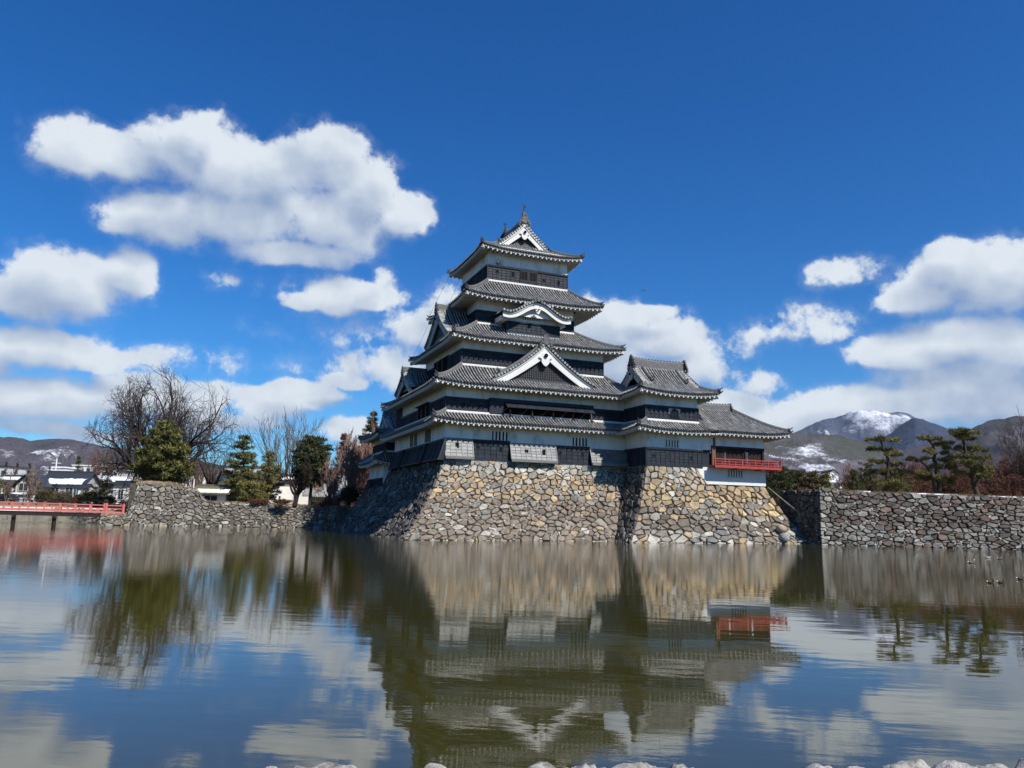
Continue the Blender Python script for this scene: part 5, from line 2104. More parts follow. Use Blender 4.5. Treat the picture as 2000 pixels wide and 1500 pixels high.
def conifer(name, label, base, height, hw, seed, shape='cone', bare=.12, dens=1.0, ta=GREEN_A, tb=GREEN_B, group=None, layers=16, blade=.34, cat='tree'):
    r = np.random.default_rng(seed)
    b = np.asarray(base, float)
    t = thing(name, label, cat, b, group)
    gt = Geo()
    lean = r.normal(0, .02, 2)
    S = []
    for k in range(10):
        z0, z1 = height * k / 10, height * (k + 1) / 10
        f = lambda z: b + np.array([lean[0] * z + .06 * sin(z * 1.3 + seed), lean[1] * z, z])
        S.append((f(z0), f(z1), max(.02, height * .028 * (1 - z0 / height)), max(.015, height * .028 * (1 - z1 / height))))
    C, R = [], []
    for k in range(layers):
        h = bare + (1 - bare) * (k + r.uniform(-.25, .25)) / layers
        h = min(max(h, bare), .98)
        u = (h - bare) / (1 - bare)
        if shape == 'cone':
            rad = hw * (1 - u) ** 1.05 * (.9 + .1 * sin(u * 20 + seed)) + .03 * hw
        elif shape == 'round':
            rad = hw * sqrt(max(.05, 1 - (1.75 * u - .72) ** 2)) if u < .98 else hw * .2
        else:
            rad = hw * np.interp(u, [0, .15, .35, .6, .85, 1], [.75, 1.0, .95, .74, .42, .12])
        nb = max(4, int(3 + rad * 2.6))
        for j in range(nb):
            az = 2 * pi * (j + r.uniform(-.4, .4)) / nb + k
            L = rad * (r.uniform(.55, 1.2) if shape == 'broad' else r.uniform(.68, 1.12))
            o = f(h * height)
            e = o + np.array([cos(az) * L, sin(az) * L, (.10 if shape != 'cone' else -.06) * L + r.normal(0, .12)])
            S.append((o, e, max(.02, .012 * height * (1 - u)), .012))
            m = max(2, int(L / .45))
            for q in np.linspace(.38, 1.0, m):
                C.append(o + (e - o) * q + r.normal(0, .08, 3))
                R.append((.42 * (1.15 - .3 * q), .42 * (1.15 - .3 * q), max(.15, .30 * height * (1 - bare) / layers * (.8 if shape == 'broad' else 1.0))))
    sc = min(1.5, max(.6, hw / 2.2)) * (.62 if shape == 'cone' else 1.0)
    C, R = np.array(C), np.array(R) * (sc, sc, 1)
    g = Geo()
    n = int(46 * dens)
    needles(g, C, R, n, blade * sc, r, ta, tb)
    segs_mesh(gt, S, 5)
    gt.build('trunk', m_bark, t, smooth=True)
    g.build('crown', m_leaf, t)
    return t


def shrub(name, label, base, rx, ry, h, seed, ta, tb, group=None, n=3600, blade=.16, cat='shrub', twig=False):
    r = np.random.default_rng(seed)
    b = np.asarray(base, float)
    t = thing(name, label, cat, b, group)
    g = Geo()
    k = 34
    q = r.normal(0, 1, (k, 3))
    q /= np.linalg.norm(q, axis=1)[:, None]
    q *= r.uniform(.35, 1, (k, 1))
    C = b + np.array([0, 0, h * .5]) + q * (rx * .8, ry * .8, h * .36)
    R = np.tile([[rx * .3, ry * .3, h * .22]], (k, 1))
    needles(g, C, R, n // k, blade, r, ta, tb, up=.3, wid=.30 if not twig else .05)
    g.build('foliage', m_leaf, t)
    gt = Geo()
    S = []
    for j in range(7):
        az = r.uniform(0, 2 * pi)
        S.append((b + np.array([0, 0, -.05]), b + np.array([cos(az) * rx * .6, sin(az) * ry * .6, h * .7]), .04, .012))
    segs_mesh(gt, S, 5)
    gt.build('stems', m_bark, t)
    return t


def cloud_pine(label, pxs, trunk, pads, depth, ground, seed, second=None):
    """pruned garden pine: bent trunk carrying flat needle pads (photo columns and rows at one depth)"""
    r = np.random.default_rng(seed)
    s = mpp(depth)
    b = gpos(trunk[0][0], depth, ground)
    y0 = trunk[0][1]

    def W_(x, y, dd=0.0):
        return b + RH * (x - trunk[0][0]) * s + np.array([0, 0, (y0 - y) * s - 0.02 * 0]) + FH * dd
    t = thing('garden_pine', label, 'pine tree', b, 'pruned pines on top of the right-hand wall')
    gt = Geo()
    for tr, r0 in ((trunk, .19), (second, .13)):
        if not tr:
            continue
        P = np.array([W_(x, y, r.normal(0, .1) if i else 0) for i, (x, y) in enumerate(tr)])
        tt = np.linspace(0, 1, len(P))
        t2 = np.linspace(0, 1, len(P) * 4)
        P2 = np.stack([np.interp(t2, tt, P[:, i]) for i in range(3)], 1)
        P2[:-1] = P2[:-1] + r.normal(0, .025, P2[:-1].shape) * (t2[:-1, None] > .05)
        gt.tube(P2, r0 * (1 - .75 * t2) + .03, 8)
    axis = np.array([W_(x, y) for x, y in trunk])
    g = Geo()
    S = []
    for (x, y, rx, ry) in pads:
        dd = r.uniform(-.5, .5) * rx * s * .8
        c = W_(x, y, dd)
        zi = axis[:, 2]
        k = np.argmin(np.abs(zi - (c[2] - .25)))
        o = axis[k]
        mid = (o + c) / 2 + np.array([0, 0, .12]) + r.normal(0, .06, 3)
        S += [(o, mid, .075, .055), (mid, c - Z3 * .1, .055, .03)]
        rx, ry = rx * 1.18, ry * 1.22
        n = max(6, int(rx * ry * s * s * 17))
        a = r.uniform(0, 2 * pi, n)
        q = np.sqrt(r.uniform(0, 1, n))
        C = c + (RH * (np.cos(a) * q * rx * s)[:, None]) + FH[None] * (np.sin(a) * q * rx * s * .75)[:, None] + Z3 * (r.uniform(-.5, .55, n) * ry * s * (1 - q * .55))[:, None]
        for ci in C[::2]:
            S.append((c - Z3 * .1, ci, .025, .010))
        needles(g, C, np.tile([[.30, .30, .13]], (n, 1)), 150, .26, r, OLIVE_A, OLIVE_B, up=.9, wid=.09)
    segs_mesh(gt, S, 5)
    gt.build('trunk', m_bark, t, smooth=True)
    g.build('needle_pads', m_leaf, t)
    return t


def c8(pts):
    return [(1480 + p[0] / 3.846, 780 + p[1] / 3.846) + tuple(v / 3.846 for v in p[2:]) for p in pts]


cloud_pine('slim pruned pine with separate flat pads, leftmost of three on the right-hand wall', None, c8([(955, 720), (950, 660), (968, 585), (988, 480), (975, 400), (958, 345), (945, 300)]),
           c8([(955, 285, 105, 34), (938, 352, 70, 30), (1022, 390, 68, 26), (925, 447, 46, 22), (1045, 470, 40, 20), (915, 525, 62, 40), (1045, 530, 60, 40), (985, 620, 115, 42), (960, 600, 70, 30)]), 68, 4.0, 1)
cloud_pine('forked pruned pine in the middle of the three on the right-hand wall', None, c8([(1345, 730), (1362, 610), (1342, 500), (1330, 420), (1322, 320), (1305, 285)]),
           c8([(1300, 280, 85, 28), (1400, 315, 58, 22), (1340, 378, 92, 32), (1222, 438, 62, 28), (1392, 490, 74, 40), (1250, 540, 72, 32), (1335, 580, 120, 28), (1425, 602, 60, 22), (1410, 440, 45, 24)]), 67, 3.95, 2,
           second=c8([(1338, 730), (1322, 660), (1300, 540), (1255, 465), (1230, 445)]))
cloud_pine('tallest pruned pine with a bushy top, rightmost of the three on the right-hand wall', None, c8([(1652, 735), (1628, 620), (1602, 500), (1578, 400), (1562, 310), (1560, 260)]),
           c8([(1565, 238, 112, 40), (1575, 275, 70, 32), (1498, 350, 62, 28), (1650, 360, 72, 38), (1528, 420, 62, 32), (1662, 425, 62, 32), (1560, 470, 92, 38), (1685, 505, 72, 44), (1605, 540, 92, 34), (1692, 560, 60, 38)]), 66, 3.95, 3)

# --- trees on the left
bare_tree('zelkova_tree', 'huge bare spreading tree towering behind the bastion on the left', gpos(322, 98, 2.4), htop(322, 742, 98) - 2.4, 262 * mpp(98), 41, (.9, .9, .95), dome=True, thick=1.35, levels=5, limbs=17, spread=1.16, ratio=.66, wig=.16, kids=(3, 4), trunk=.15, rmin=.015, up=.04)
_z = bpy.data.objects['zelkova_tree']
_q = np.random.default_rng(8)
for k in range(9):
    g = Geo()
    c_ = gpos(322 + _q.uniform(-60, 85), 98, 0) + Z3 * htop(322, _q.uniform(762, 850), 98) + FH * _q.uniform(-1.5, 1.5)
    needles(g, c_[None], np.array([[.38, .38, .36]]), 260, .22, _q, (.035, .03, .014), (.09, .07, .03), up=-.1, wid=.07)
    g.build('mistletoe_clump', m_leaf, _z)
conifer('pine_tree', 'big round-shouldered dark green pine standing on top of the bastion', gpos(326, 89, 4.4), htop(326, 822, 89) - 4.4, 47 * mpp(89), 51, 'broad', .08, 1.9, OLIVE_A, (.17, .16, .048), layers=14)
conifer('pine_tree', 'tall layered pine, leftmost of the group behind the low terrace wall', gpos(482, 93, 2.45), htop(482, 846, 93) - 2.45, 33 * mpp(93), 52, 'broad', .06, 1.3, OLIVE_A, (.16, .15, .046), 'pines behind the low terrace wall', layers=13)
conifer('pine_tree', 'shorter yellowish pine beside the tall layered one', gpos(532, 95, 2.45), htop(532, 880, 95) - 2.45, 27 * mpp(95), 53, 'broad', .12, 1.2, OLIVE_A, OLIVE_B, 'pines behind the low terrace wall', layers=13)
conifer('pine_tree', 'dark bushy pine with a rounded top, nearest the black small keep', gpos(616, 92, 2.45), htop(616, 850, 92) - 2.45, 36 * mpp(92), 54, 'round', .28, 1.4, (.022, .03, .014), (.085, .095, .034), 'pines behind the low terrace wall', layers=15)
conifer('pine_tree', 'low spreading pine at the foot of the tall layered one', gpos(500, 91, 2.45), htop(500, 940, 91) - 2.45, 30 * mpp(91), 57, 'round', .1, 1.2, OLIVE_A, OLIVE_B, 'pines behind the low terrace wall', layers=7)
bare_tree('bare_tree', 'pale fan-shaped bare tree behind the pines', gpos(566, 128, 2.4), htop(566, 820, 128) - 2.4, 135 * mpp(128), 42, (1.8, 1.65, 1.5), thick=.8, levels=5, limbs=9, spread=.80, ratio=.72, up=.6, kids=(2, 3), rmin=.018)
bare_tree('bare_tree', 'leaning bare tree with few branches just right of the bastion', gpos(425, 96, 2.45), htop(425, 868, 96) - 2.45, 62 * mpp(96), 43, (.9, .85, .8), thick=1.2, levels=4, limbs=5, spread=.85, kids=(2, 3), rmin=.016)
bare_tree('bare_tree', 'dark crooked bare tree between the pines', gpos(586, 90, 2.45), htop(586, 890, 90) - 2.45, 70 * mpp(90), 44, (.5, .47, .45), thick=1.7, levels=5, limbs=6, spread=.95, trunk=.22, kids=(2, 3), rmin=.016)
conifer('fir_tree', 'dark spire-shaped fir rising behind the small keep', gpos(724, 130, 2.4), htop(724, 800, 130) - 2.4, 66 * mpp(130), 55, 'cone', .05, 1.3, (.018, .026, .014), (.05, .065, .026), layers=22, blade=.4)
conifer('cedar_tree', 'rust-brown winter cedar left of the small keep', gpos(676, 125, 2.4), htop(676, 842, 125) - 2.4, 42 * mpp(125), 56, 'cone', .05, 1.1, (.05, .03, .022), (.14, .075, .055), layers=20)
for k, (x, y, w, dp, sd, lb) in enumerate(((690, 858, 64, 88, 45, 'pinkish bare cherry tree beside the small keep'), (716, 880, 66, 96, 46, 'pale twiggy tree tucked against the wall of the small keep'), (655, 905, 46, 90, 47, 'low pinkish bare cherry between the dark pine and the small keep'), (735, 842, 70, 112, 48, 'thin pale tree showing above the small keep roof'))):
    bare_tree('cherry_tree', lb, gpos(x, dp, 2.45), htop(x, y, dp) - 2.45, w * mpp(dp), sd, (3.2, 2.5, 2.4), 'bare cherries by the small keep', thick=.9, levels=6, limbs=8, spread=.95, ratio=.72, trunk=.16, kids=(2, 3), rmin=.016)
shrub('evergreen_shrub', 'dark evergreen bush in the shade below the small keep', gpos(690, 87, 2.45), 1.6, 1.4, 2.6, 61, (.012, .016, .009), (.03, .038, .018), n=5000)
for k, (x0, lb) in enumerate(((516, 'rusty clipped hedge left of the crooked tree'), (560, 'rusty clipped hedge below the crooked tree'), (640, 'rusty clipped hedge below the gatehouse'))):
    shrub('hedge', lb, gpos(x0, 88.5, 2.45), 1.5, .6, .75, 62 + k, (.06, .03, .022), (.16, .075, .05), 'rust-coloured hedges on the terrace', n=2600, blade=.12)
# small far conifers on the left
for k, (x, y, h, w, dp, lb) in enumerate(((22, 897, 0, 8, 190, 'small dark conifer, leftmost of the row under the hill'), (42, 899, 0, 9, 192, 'small dark conifer, second from the left under the hill'), (68, 900, 0, 9, 188, 'small dark conifer, third from the left under the hill'), (107, 909, 0, 7, 185, 'tiny dark conifer beside the white pole'), (160, 890, 0, 18, 150, 'pointed yellow-green fir behind the dark-roofed house'))):
    conifer('conifer', lb, gpos(x, dp, 2.2), htop(x, y, dp) - 2.2, w * mpp(dp), 70 + k, 'cone', .05, .8, (.025, .035, .016), (.10, .10, .035) if k == 4 else (.06, .07, .03), 'conifers beyond the houses', layers=12, blade=.5)
conifer('cedar_tree', 'small rust-brown cedar behind the long low house', gpos(216, 140, 2.2), htop(216, 908, 140) - 2.2, 10 * mpp(140), 77, 'cone', .05, .8, (.05, .035, .025), (.15, .09, .06), layers=11, blade=.4)
for k, (x, y, w, dp, tone, lb) in enumerate(((190, 888, 46, 150, (2.2, 1.5, 1.3), 'rosy bare tree behind the long low house'), (40, 918, 56, 170, (1.6, 1.1, 1.0), 'reddish bare tree behind the cream house'), (225, 890, 60, 145, (1.8, 1.4, 1.2), 'brown bare tree left of the huge bare one'), (395, 888, 58, 120, (1.6, 1.3, 1.2), 'grey-brown bare tree right of the bastion pine'),
                                               (77, 924, 26, 104, (2.4, 2.2, 2.0), 'pale pollarded tree in front of the cream house'), (28, 938, 16, 103, (2.2, 2.0, 1.8), 'slim pale bare tree at the left edge'), (420, 915, 40, 100, (.9, .85, .8), 'short dark bare tree behind the low-roofed hut'))):
    bare_tree('bare_tree', lb, gpos(x, dp, 2.1), htop(x, y, dp) - 2.1, w * mpp(dp), 80 + k, tone, 'bare trees among the houses', thick=1.0, levels=5, limbs=7, spread=.95, kids=(2, 3), rmin=.02)
for k, (x, rx, h, dp, ta, tb, lb) in enumerate(((112, 1.7, 2.3, 103, (.04, .035, .016), (.13, .10, .04), 'brownish evergreen bush in front of the dark-roofed house'), (97, 1.3, 1.9, 102, (.035, .035, .015), (.11, .09, .035), 'round bush left of the dark-roofed house door'), (141, 1.5, 2.0, 102, (.05, .045, .03), (.13, .11, .07), 'greyish bush right of the dark-roofed house door'),
                                               (188, 1.4, 2.4, 102, (.04, .045, .015), (.17, .14, .045), 'yellow-green round bush before the long low house'), (213, 1.3, 1.5, 101, (.04, .045, .015), (.15, .13, .045), 'low green bush under the balcony'), (166, 1.0, 1.5, 103, (.07, .04, .02), (.20, .11, .05), 'orange-brown bush beside the white gable end'), (2, 1.6, 4.4, 104, (.045, .045, .018), (.18, .14, .05), 'tall yellowish evergreen cut by the left edge'), (228, .9, 1.6, 100, (.05, .045, .02), (.16, .12, .05), 'small bush at the foot of the bastion'))):
    shrub('evergreen_shrub', lb, gpos(x, dp, 1.95), rx, rx * .8, h, 90 + k, ta, tb, 'garden bushes in front of the houses', n=3600, blade=.17)
conifer('garden_pine', 'small pruned pine at the end of the red bridge', gpos(217, 99, 1.9), htop(217, 938, 99) - 1.9, 15 * mpp(99), 99, 'round', .45, 1.2, OLIVE_A, OLIVE_B, layers=6, cat='pine tree')

# --- planting on the right
for k, (x, y, w, dp, sh, ta, tb, lb) in enumerate(((1518, 912, 30, 96, 'round', (.022, .03, .012), (.085, .09, .03), 'dense dark evergreen just right of the balcony'), (1556, 918, 28, 98, 'round', (.03, .035, .014), (.11, .10, .035), 'dense evergreen behind the pink plum'), (1590, 920, 26, 94, 'round', (.045, .035, .016), (.13, .095, .035), 'bronze-tinged evergreen left of the white house'), (1612, 924, 16, 82, 'broad', OLIVE_A, OLIVE_B, 'small olive pine at the corner of the right-hand wall'),
                                                  (1668, 916, 18, 88, 'broad', (.03, .04, .016), (.11, .11, .036), 'small layered pine right of the white house'), (1690, 905, 24, 92, 'round', (.03, .036, .016), (.10, .095, .034), 'dark rounded pine behind the leftmost pruned one'), (1500, 928, 22, 92, 'round', (.016, .022, .010), (.05, .058, .022), 'dark evergreen partly hidden by the white basement'), (1755, 915, 22, 84, 'round', OLIVE_A, (.14, .125, .045), 'olive pine just right of the leftmost pruned one'))):
    conifer('evergreen_tree', lb, gpos(x, dp, 3.5), htop(x, y, dp) - 3.5, w * mpp(dp), 110 + k, sh, .05, 1.2, ta, tb, 'evergreens beyond the inlet', layers=11)
for k, (x, y, w, dp, tone, lb) in enumerate(((1662, 925, 60, 100, (2.6, 1.35, 1.25), 'rosy bare shrub left of the leftmost pruned pine'), (1780, 905, 110, 96, (1.9, 1.2, 1.05), 'wide red-brown bare tree between the first two pruned pines'), (1850, 915, 100, 90, (1.8, 1.1, .95), 'red-brown bare tree behind the forked pine'), (1935, 898, 110, 92, (1.9, 1.2, 1.05), 'red-brown bare tree right of the tallest pruned pine'), (1990, 912, 90, 86, (1.8, 1.15, 1.0), 'red-brown bare tree cut by the right edge'), (1890, 922, 90, 100, (1.8, 1.15, 1.0), 'low red-brown bare tree behind the tallest pruned pine'),
                                               (1720, 920, 90, 106, (2.0, 1.5, 1.4), 'rosy-grey bare tree behind the leftmost pruned pine'), (1820, 930, 100, 104, (1.7, 1.05, .9), 'low russet bare tree behind the forked pine'), (1958, 930, 90, 80, (1.8, 1.15, 1.0), 'low russet bare tree near the right edge'))):
    bare_tree('cherry_tree', lb, gpos(x, dp, 3.6), max(2.0, htop(x, y, dp) - 3.6), w * mpp(dp), 130 + k, tone, 'russet bare trees behind the right-hand wall', thick=.75, levels=6, limbs=9, spread=1.1, ratio=.74, trunk=.12, kids=(2, 3), rmin=.018, droop=.2)
bare_tree('bare_tree', 'tall thin bare tree at the right edge above the russet ones', gpos(1995, 84, 3.6), htop(1990, 838, 84) - 3.6, 100 * mpp(84), 150, (1.0, .9, .85), thick=.8, levels=6, limbs=8, spread=1.0, kids=(2, 3), rmin=.012)
t = bare_tree('plum_tree', 'low pink-blossomed plum in the gap beside the turret base', gpos(1560, 80, 2.2), htop(1560, 958, 80) - 2.2, 60 * mpp(80), 151, (2.4, 1.3, 1.3), thick=.9, levels=6, limbs=9, spread=1.15, trunk=.14, kids=(2, 3), rmin=.014)
g = Geo()
r_ = np.random.default_rng(9)
b_ = gpos(1560, 80, 2.2)
q_ = r_.normal(0, 1, (60, 3))
q_ /= np.linalg.norm(q_, axis=1)[:, None]
needles(g, b_ + np.array([0, 0, 1.55]) + q_ * (1.45, 1.2, .62), np.tile([[.3, .3, .2]], (60, 1)), 26, .09, r_, (.26, .10, .11), (.55, .30, .32), wid=.45)
g.build('blossom', m_leaf, t)
for k, (x, dp, lb) in enumerate(((1535, 78, 'clipped green mound left of the straw cones'), (1578, 77, 'clipped green mound right of the straw cones'), (1500 + 52, 82, 'low green mound under the pink plum'))):
    shrub('hedge', lb, gpos(x, dp, 1.75), 1.1, .8, .95, 160 + k, (.035, .045, .014), (.12, .13, .038), 'clipped mounds beside the inlet', n=2600, blade=.1)
sheet('inlet_bank', [(28.0, 2.3, 2.1), (32.5, 2.3, 2.1), (36, 14, 2.3), (44, 30, 3.3), (30, 30, 3.3), (28, 12, 2.2)], m_grass, kind='structure', th=2)
for k, (x, y0, y1, lb) in enumerate(((1554.5, 1000, 986, 'tall straw winter cone, left of the pair'), (1564.5, 1008, 997, 'straw winter cone, right of the pair'), (1558, 1009, 1003, 'stubby straw cone in front of the pair'))):
    dp = 72
    b = at(x, y0, dp)
    h = (y0 - y1) * mpp(dp)
    g = Geo()
    g.tube([b, b + Z3 * h * .15, b + Z3 * h * .55, b + Z3 * h * .8, b + Z3 * h], np.array([.16, .17, .10, .035, .02]) * max(1, h / .6), 9)
    tag(g.build('straw_cone', m_straw), lb + ' in the garden beside the turret base', 'straw cone')


# ---------------------------------------------------------------- houses
def hbox(g, O, w0, w1, d0, d1, z0, z1, mat=0, col=1.0):
    V = [O + RH * a + FH * b + Z3 * c for c in (z0, z1) for a, b in ((w0, d0), (w1, d0), (w1, d1), (w0, d1))]
    g.add(V, BOXF, mat, col)


def house(name, label, x0, x1, dep, ground, zeave, zridge, dd=6.0, wall=None, roof=None, front_gable=False, wins=(), snow=None, over=.5, cat='house', group=None, seams=True):
    """wins: (u0, u1, z0, z1) in metres from the left end / ground"""
    wall, roof = wall or m_whitewall, roof or m_slate
    O = gpos(x0, dep, 0.0)
    w = (x1 - x0) * mpp(dep)
    t = thing(name, label, cat, (O[0], O[1], ground), group)
    g = Geo()
    hbox(g, O, 0, w, 0, dd, ground - .3, zeave + .1)
    if front_gable:
        V = [O + RH * a + FH * b + Z3 * c for b in (0, dd) for a, c in ((0, zeave + .1), (w, zeave + .1), (w / 2, zridge - .1))]
        g.add(V, [(0, 1, 2), (5, 4, 3)])
    else:
        V = [O + RH * a + FH * b + Z3 * c for a in (0, w) for b, c in ((0, zeave + .1), (dd, zeave + .1), (dd / 2, zridge - .1))]
        g.add(V, [(0, 2, 1), (3, 4, 5)])
    wl = g.build('wall', wall, t)
    g = Geo()
    th = .16

    def slab(p, q, r_, s_):
        P = [np.asarray(v) for v in (p, q, r_, s_)]
        g.add(P + [v + Z3 * th for v in P], BOXF)
    f = lambda a, b, c: O + RH * a + FH * b + Z3 * c
    if front_gable:
        sl = (zridge - zeave) / (w / 2)
        slab(f(-over, -over, zeave - sl * over), f(w / 2, -over, zridge), f(w / 2, dd + over, zridge), f(-over, dd + over, zeave - sl * over))
        slab(f(w / 2, -over, zridge), f(w + over, -over, zeave - sl * over), f(w + over, dd + over, zeave - sl * over), f(w / 2, dd + over, zridge))
    else:
        sl = (zridge - zeave) / (dd / 2)
        slab(f(-over, -over, zeave - sl * over), f(w + over, -over, zeave - sl * over), f(w + over, dd / 2, zridge), f(-over, dd / 2, zridge))
        slab(f(-over, dd / 2, zridge), f(w + over, dd / 2, zridge), f(w + over, dd + over, zeave - sl * over), f(-over, dd + over, zeave - sl * over))
        if seams:
            for k in range(int((w + 2 * over) / .33)):
                a = -over + .15 + k * .33
                g.bar(f(a, -over, zeave - sl * over + th + .02), f(a, dd / 2, zridge + th + .02), .07, .06)
        g.bar(f(-over - .02, dd / 2, zridge + th + .05), f(w + over + .02, dd / 2, zridge + th + .05), .3, .2)
    rf = g.build('roof', roof, t)
    if snow and not front_gable:
        g = Geo()
        s0, s1 = snow
        n = 24
        A = np.linspace(-over + .1, w + over - .1, n)
        r = np.random.default_rng(int(x0) + 5)
        e0 = -over - .02 + (dd / 2 + over) * s0 + r.uniform(-.04, .04, n)
        e1 = -over + (dd / 2 + over) * s1 + r.uniform(-.12, .12, n)
        V, F = [], []
        zz = lambda b: zeave + sl * b + th
        for k in range(n):
            V += [f(A[k], e0[k], zz(e0[k]) - .05), f(A[k], e0[k], zz(e0[k]) + .20), f(A[k], (e0[k] + e1[k]) / 2, zz((e0[k] + e1[k]) / 2) + .22), f(A[k], e1[k], zz(e1[k]) + .03)]
        for k in range(n - 1):
            for j in range(3):
                F.append((k * 4 + j, (k + 1) * 4 + j, (k + 1) * 4 + j + 1, k * 4 + j + 1))
        g.add(V, F)
        g.build('roof_snow', m_snow, rf, smooth=True)
    for (u0, u1, z0, z1) in wins:
        g = Geo()
        hbox(g, O, u0, u1, -.05, .05, ground + z0, ground + z1)
        wn = g.build('window', m_glass, wl)
        g = Geo()
        for a, b, c, d_ in ((u0 - .07, u0, z0 - .07, z1 + .07), (u1, u1 + .07, z0 - .07, z1 + .07), (u0, u1, z0 - .07, z0), (u0, u1, z1, z1 + .07), ((u0 + u1) / 2 - .03, (u0 + u1) / 2 + .03, z0, z1)):
            hbox(g, O, a, b, -.09, .02, ground + c, ground + d_)
        g.build('frame', m_metal, wn)
    return t, O, w


hz = lambda x, y, d: htop(x, y, d)
d = 112
house('house', 'house with dark ribbed roof and a thick band of snow along its eave', 94, 171, d, 2.0, hz(130, 944, d), hz(130, 923, d), 5.0, M('house_grey_wall', (.46, .46, .45), .9, .1, 2, .05), m_slate, wins=((.3, 1.2, 1.0, 2.5), (1.6, 2.6, .6, 2.5), (3.6, 4.6, 1.0, 2.5), (4.8, 5.5, 1.0, 2.4)), snow=(0, .42), over=.45)
t_, O_, w_ = house('house', 'cream house with brown lower band and front gable at the far left', 45, 83, 108, 2.0, hz(60, 946, 108), hz(60, 929, 108), 6.0, m_cream, m_slate, front_gable=True, wins=((.5, 1.7, 1.9, 2.9),))
g = Geo()
for u in (.35, .95, 1.55, 2.15):
    hbox(g, O_, u, u + .10, -.06, 0, 3.9, 5.2)
g.build('half_timber', m_darkwood, t_)
t_, O_, w_ = house('house', 'low cream wing with tiled roof partly covered in snow at the far left', 11, 50, 109, 2.0, hz(30, 942, 109), hz(30, 931, 109), 4.5, m_cream, m_slate, wins=((.9, 2.0, 1.9, 2.8),), snow=(.35, .8))
for xx0, xx1 in ((8, 84),):
    O2 = gpos(xx0, 106.5, 0)
    g = Geo()
    hbox(g, O2, 0, (xx1 - xx0) * mpp(106.5), 0, .5, 2.35, 3.55)
    o = g.build('clad_band', m_brick, None)
    tag(o, 'tan clad balcony band along the front of the cream house', 'balcony')
d = 118
t_, O_, w_ = house('house', 'long low grey house with snow-streaked roof behind the bridge end', 172, 262, d, 2.0, hz(215, 942, d), hz(215, 932, d), 6, M('house_dark_wall', (.16, .16, .165), .9, .1, 2, .05), m_metal, wins=((.6, 2.2, 1.4, 2.6), (3.4, 4.6, 1.4, 2.6), (5.3, 6.3, 1.3, 2.7)), snow=(.1, .9))
house('house', 'small white gable-ended extension right of the dark-roofed house', 166, 178, 109, 2.0, hz(172, 955, 109), hz(172, 949, 109), 3, m_whitewall, m_slate, wins=((.2, .7, .5, 1.6),), over=.15)
house('house', 'pale house front with white balcony beside the bastion', 224, 258, 111, 2.0, hz(240, 948, 111), hz(240, 942, 111), 5, m_whitewall, m_slate, wins=((.5, 1.2, 1.0, 2.3), (1.5, 2.2, 1.0, 2.3)), over=.3)
O2 = gpos(216, 109, 0)
g = Geo()
hbox(g, O2, 0, 2.0, 0, .08, 3.35, 3.45)
hbox(g, O2, 0, 2.0, 0, .08, 4.05, 4.12)
for k in range(11):
    hbox(g, O2, k * .19, k * .19 + .05, 0, .06, 3.4, 4.1)
g.bar(O2 + Z3 * 1.9 + RH * .1, O2 + Z3 * 3.4 + RH * .1, .1, .1)
g.bar(O2 + Z3 * 1.9 + RH * 1.9, O2 + Z3 * 3.4 + RH * 1.9, .1, .1)
tag(g.build('balcony_railing', m_white), 'white slatted balcony railing above the low green bush', 'railing')
house('hut', 'low hut with mossy snow-patched roof and white wall, right of the bastion', 393, 452, 92, 2.45, hz(420, 962, 92), hz(420, 951, 92), 3.2, m_whitewall, m_moss, wins=((1.1, 2.6, .35, 1.0),), snow=(.05, .5), over=.6, cat='hut', seams=False)
house('storehouse', 'long white plastered storehouse behind the pines', 428, 535, 120, 2.4, hz(480, 940, 120), hz(480, 929, 120), 6, m_whitewall, m_slate, wins=((1.5, 2.2, 1.2, 2.2),), cat='storehouse')
house('storehouse', 'white walled building seen between the crooked tree and the dark pine', 535, 612, 125, 2.4, hz(570, 940, 125), hz(570, 931, 125), 6, m_whitewall, m_slate, wins=((1.2, 1.9, .6, 1.8), (4.0, 4.7, .6, 1.8)), cat='storehouse', snow=(.2, 1.0))
gt_, O_, w_ = house('gatehouse', 'tile-roofed timber gatehouse left of the small keep', 612, 672, 100, 2.45, hz(640, 962, 100), hz(640, 932, 100), 4.5, m_darkwood, m_tile, wins=((.6, 1.1, .7, 1.4), (1.4, 1.9, .7, 1.4)), over=.7, cat='gatehouse')
for k, (x0, x1, y0, y1, dp, mt, lb, wn) in enumerate(((-10, 22, 925, 912, 210, m_metal, 'flat grey roofed block at the left edge below the hill', 3), (112, 135, 921, 914, 230, m_whitewall, 'tiny white block behind the dark-roofed house', 2), (196, 262, 924, 916, 240, m_whitewall, 'long white block beyond the low grey house', 6), (240, 285, 931, 922, 200, m_metal, 'pale block between the houses and the bastion', 3), (340, 395, 938, 926, 180, m_whitewall, 'white block right of the bastion pine', 4), (150, 200, 917, 910, 300, m_whitewall, 'far white block under the rosy tree', 4), (440, 520, 925, 912, 260, m_metal, 'grey block far behind the tall layered pine', 5))):
    gz = 2.2
    O2 = gpos(x0, dp, 0)
    w = (x1 - x0) * mpp(dp)
    t = thing('building', lb, 'building', (O2[0], O2[1], gz), 'distant town buildings')
    g = Geo()
    zt = hz(x0, y1, dp)
    hbox(g, O2, 0, w, 0, 9, gz - .3, zt)
    wl = g.build('wall', mt, t)
    g = Geo()
    hbox(g, O2, -.3, w + .3, -.3, 9.3, zt, zt + .35)
    g.build('roof', m_snow if k % 2 else m_slate, t)
    for j in range(wn):
        g = Geo()
        u = w * (j + .5) / wn
        hbox(g, O2, u - w / wn * .28, u + w / wn * .28, -.06, .02, max(gz + 1, zt - 2.6), zt - 1.0)
        g.build('window', m_glass, wl)
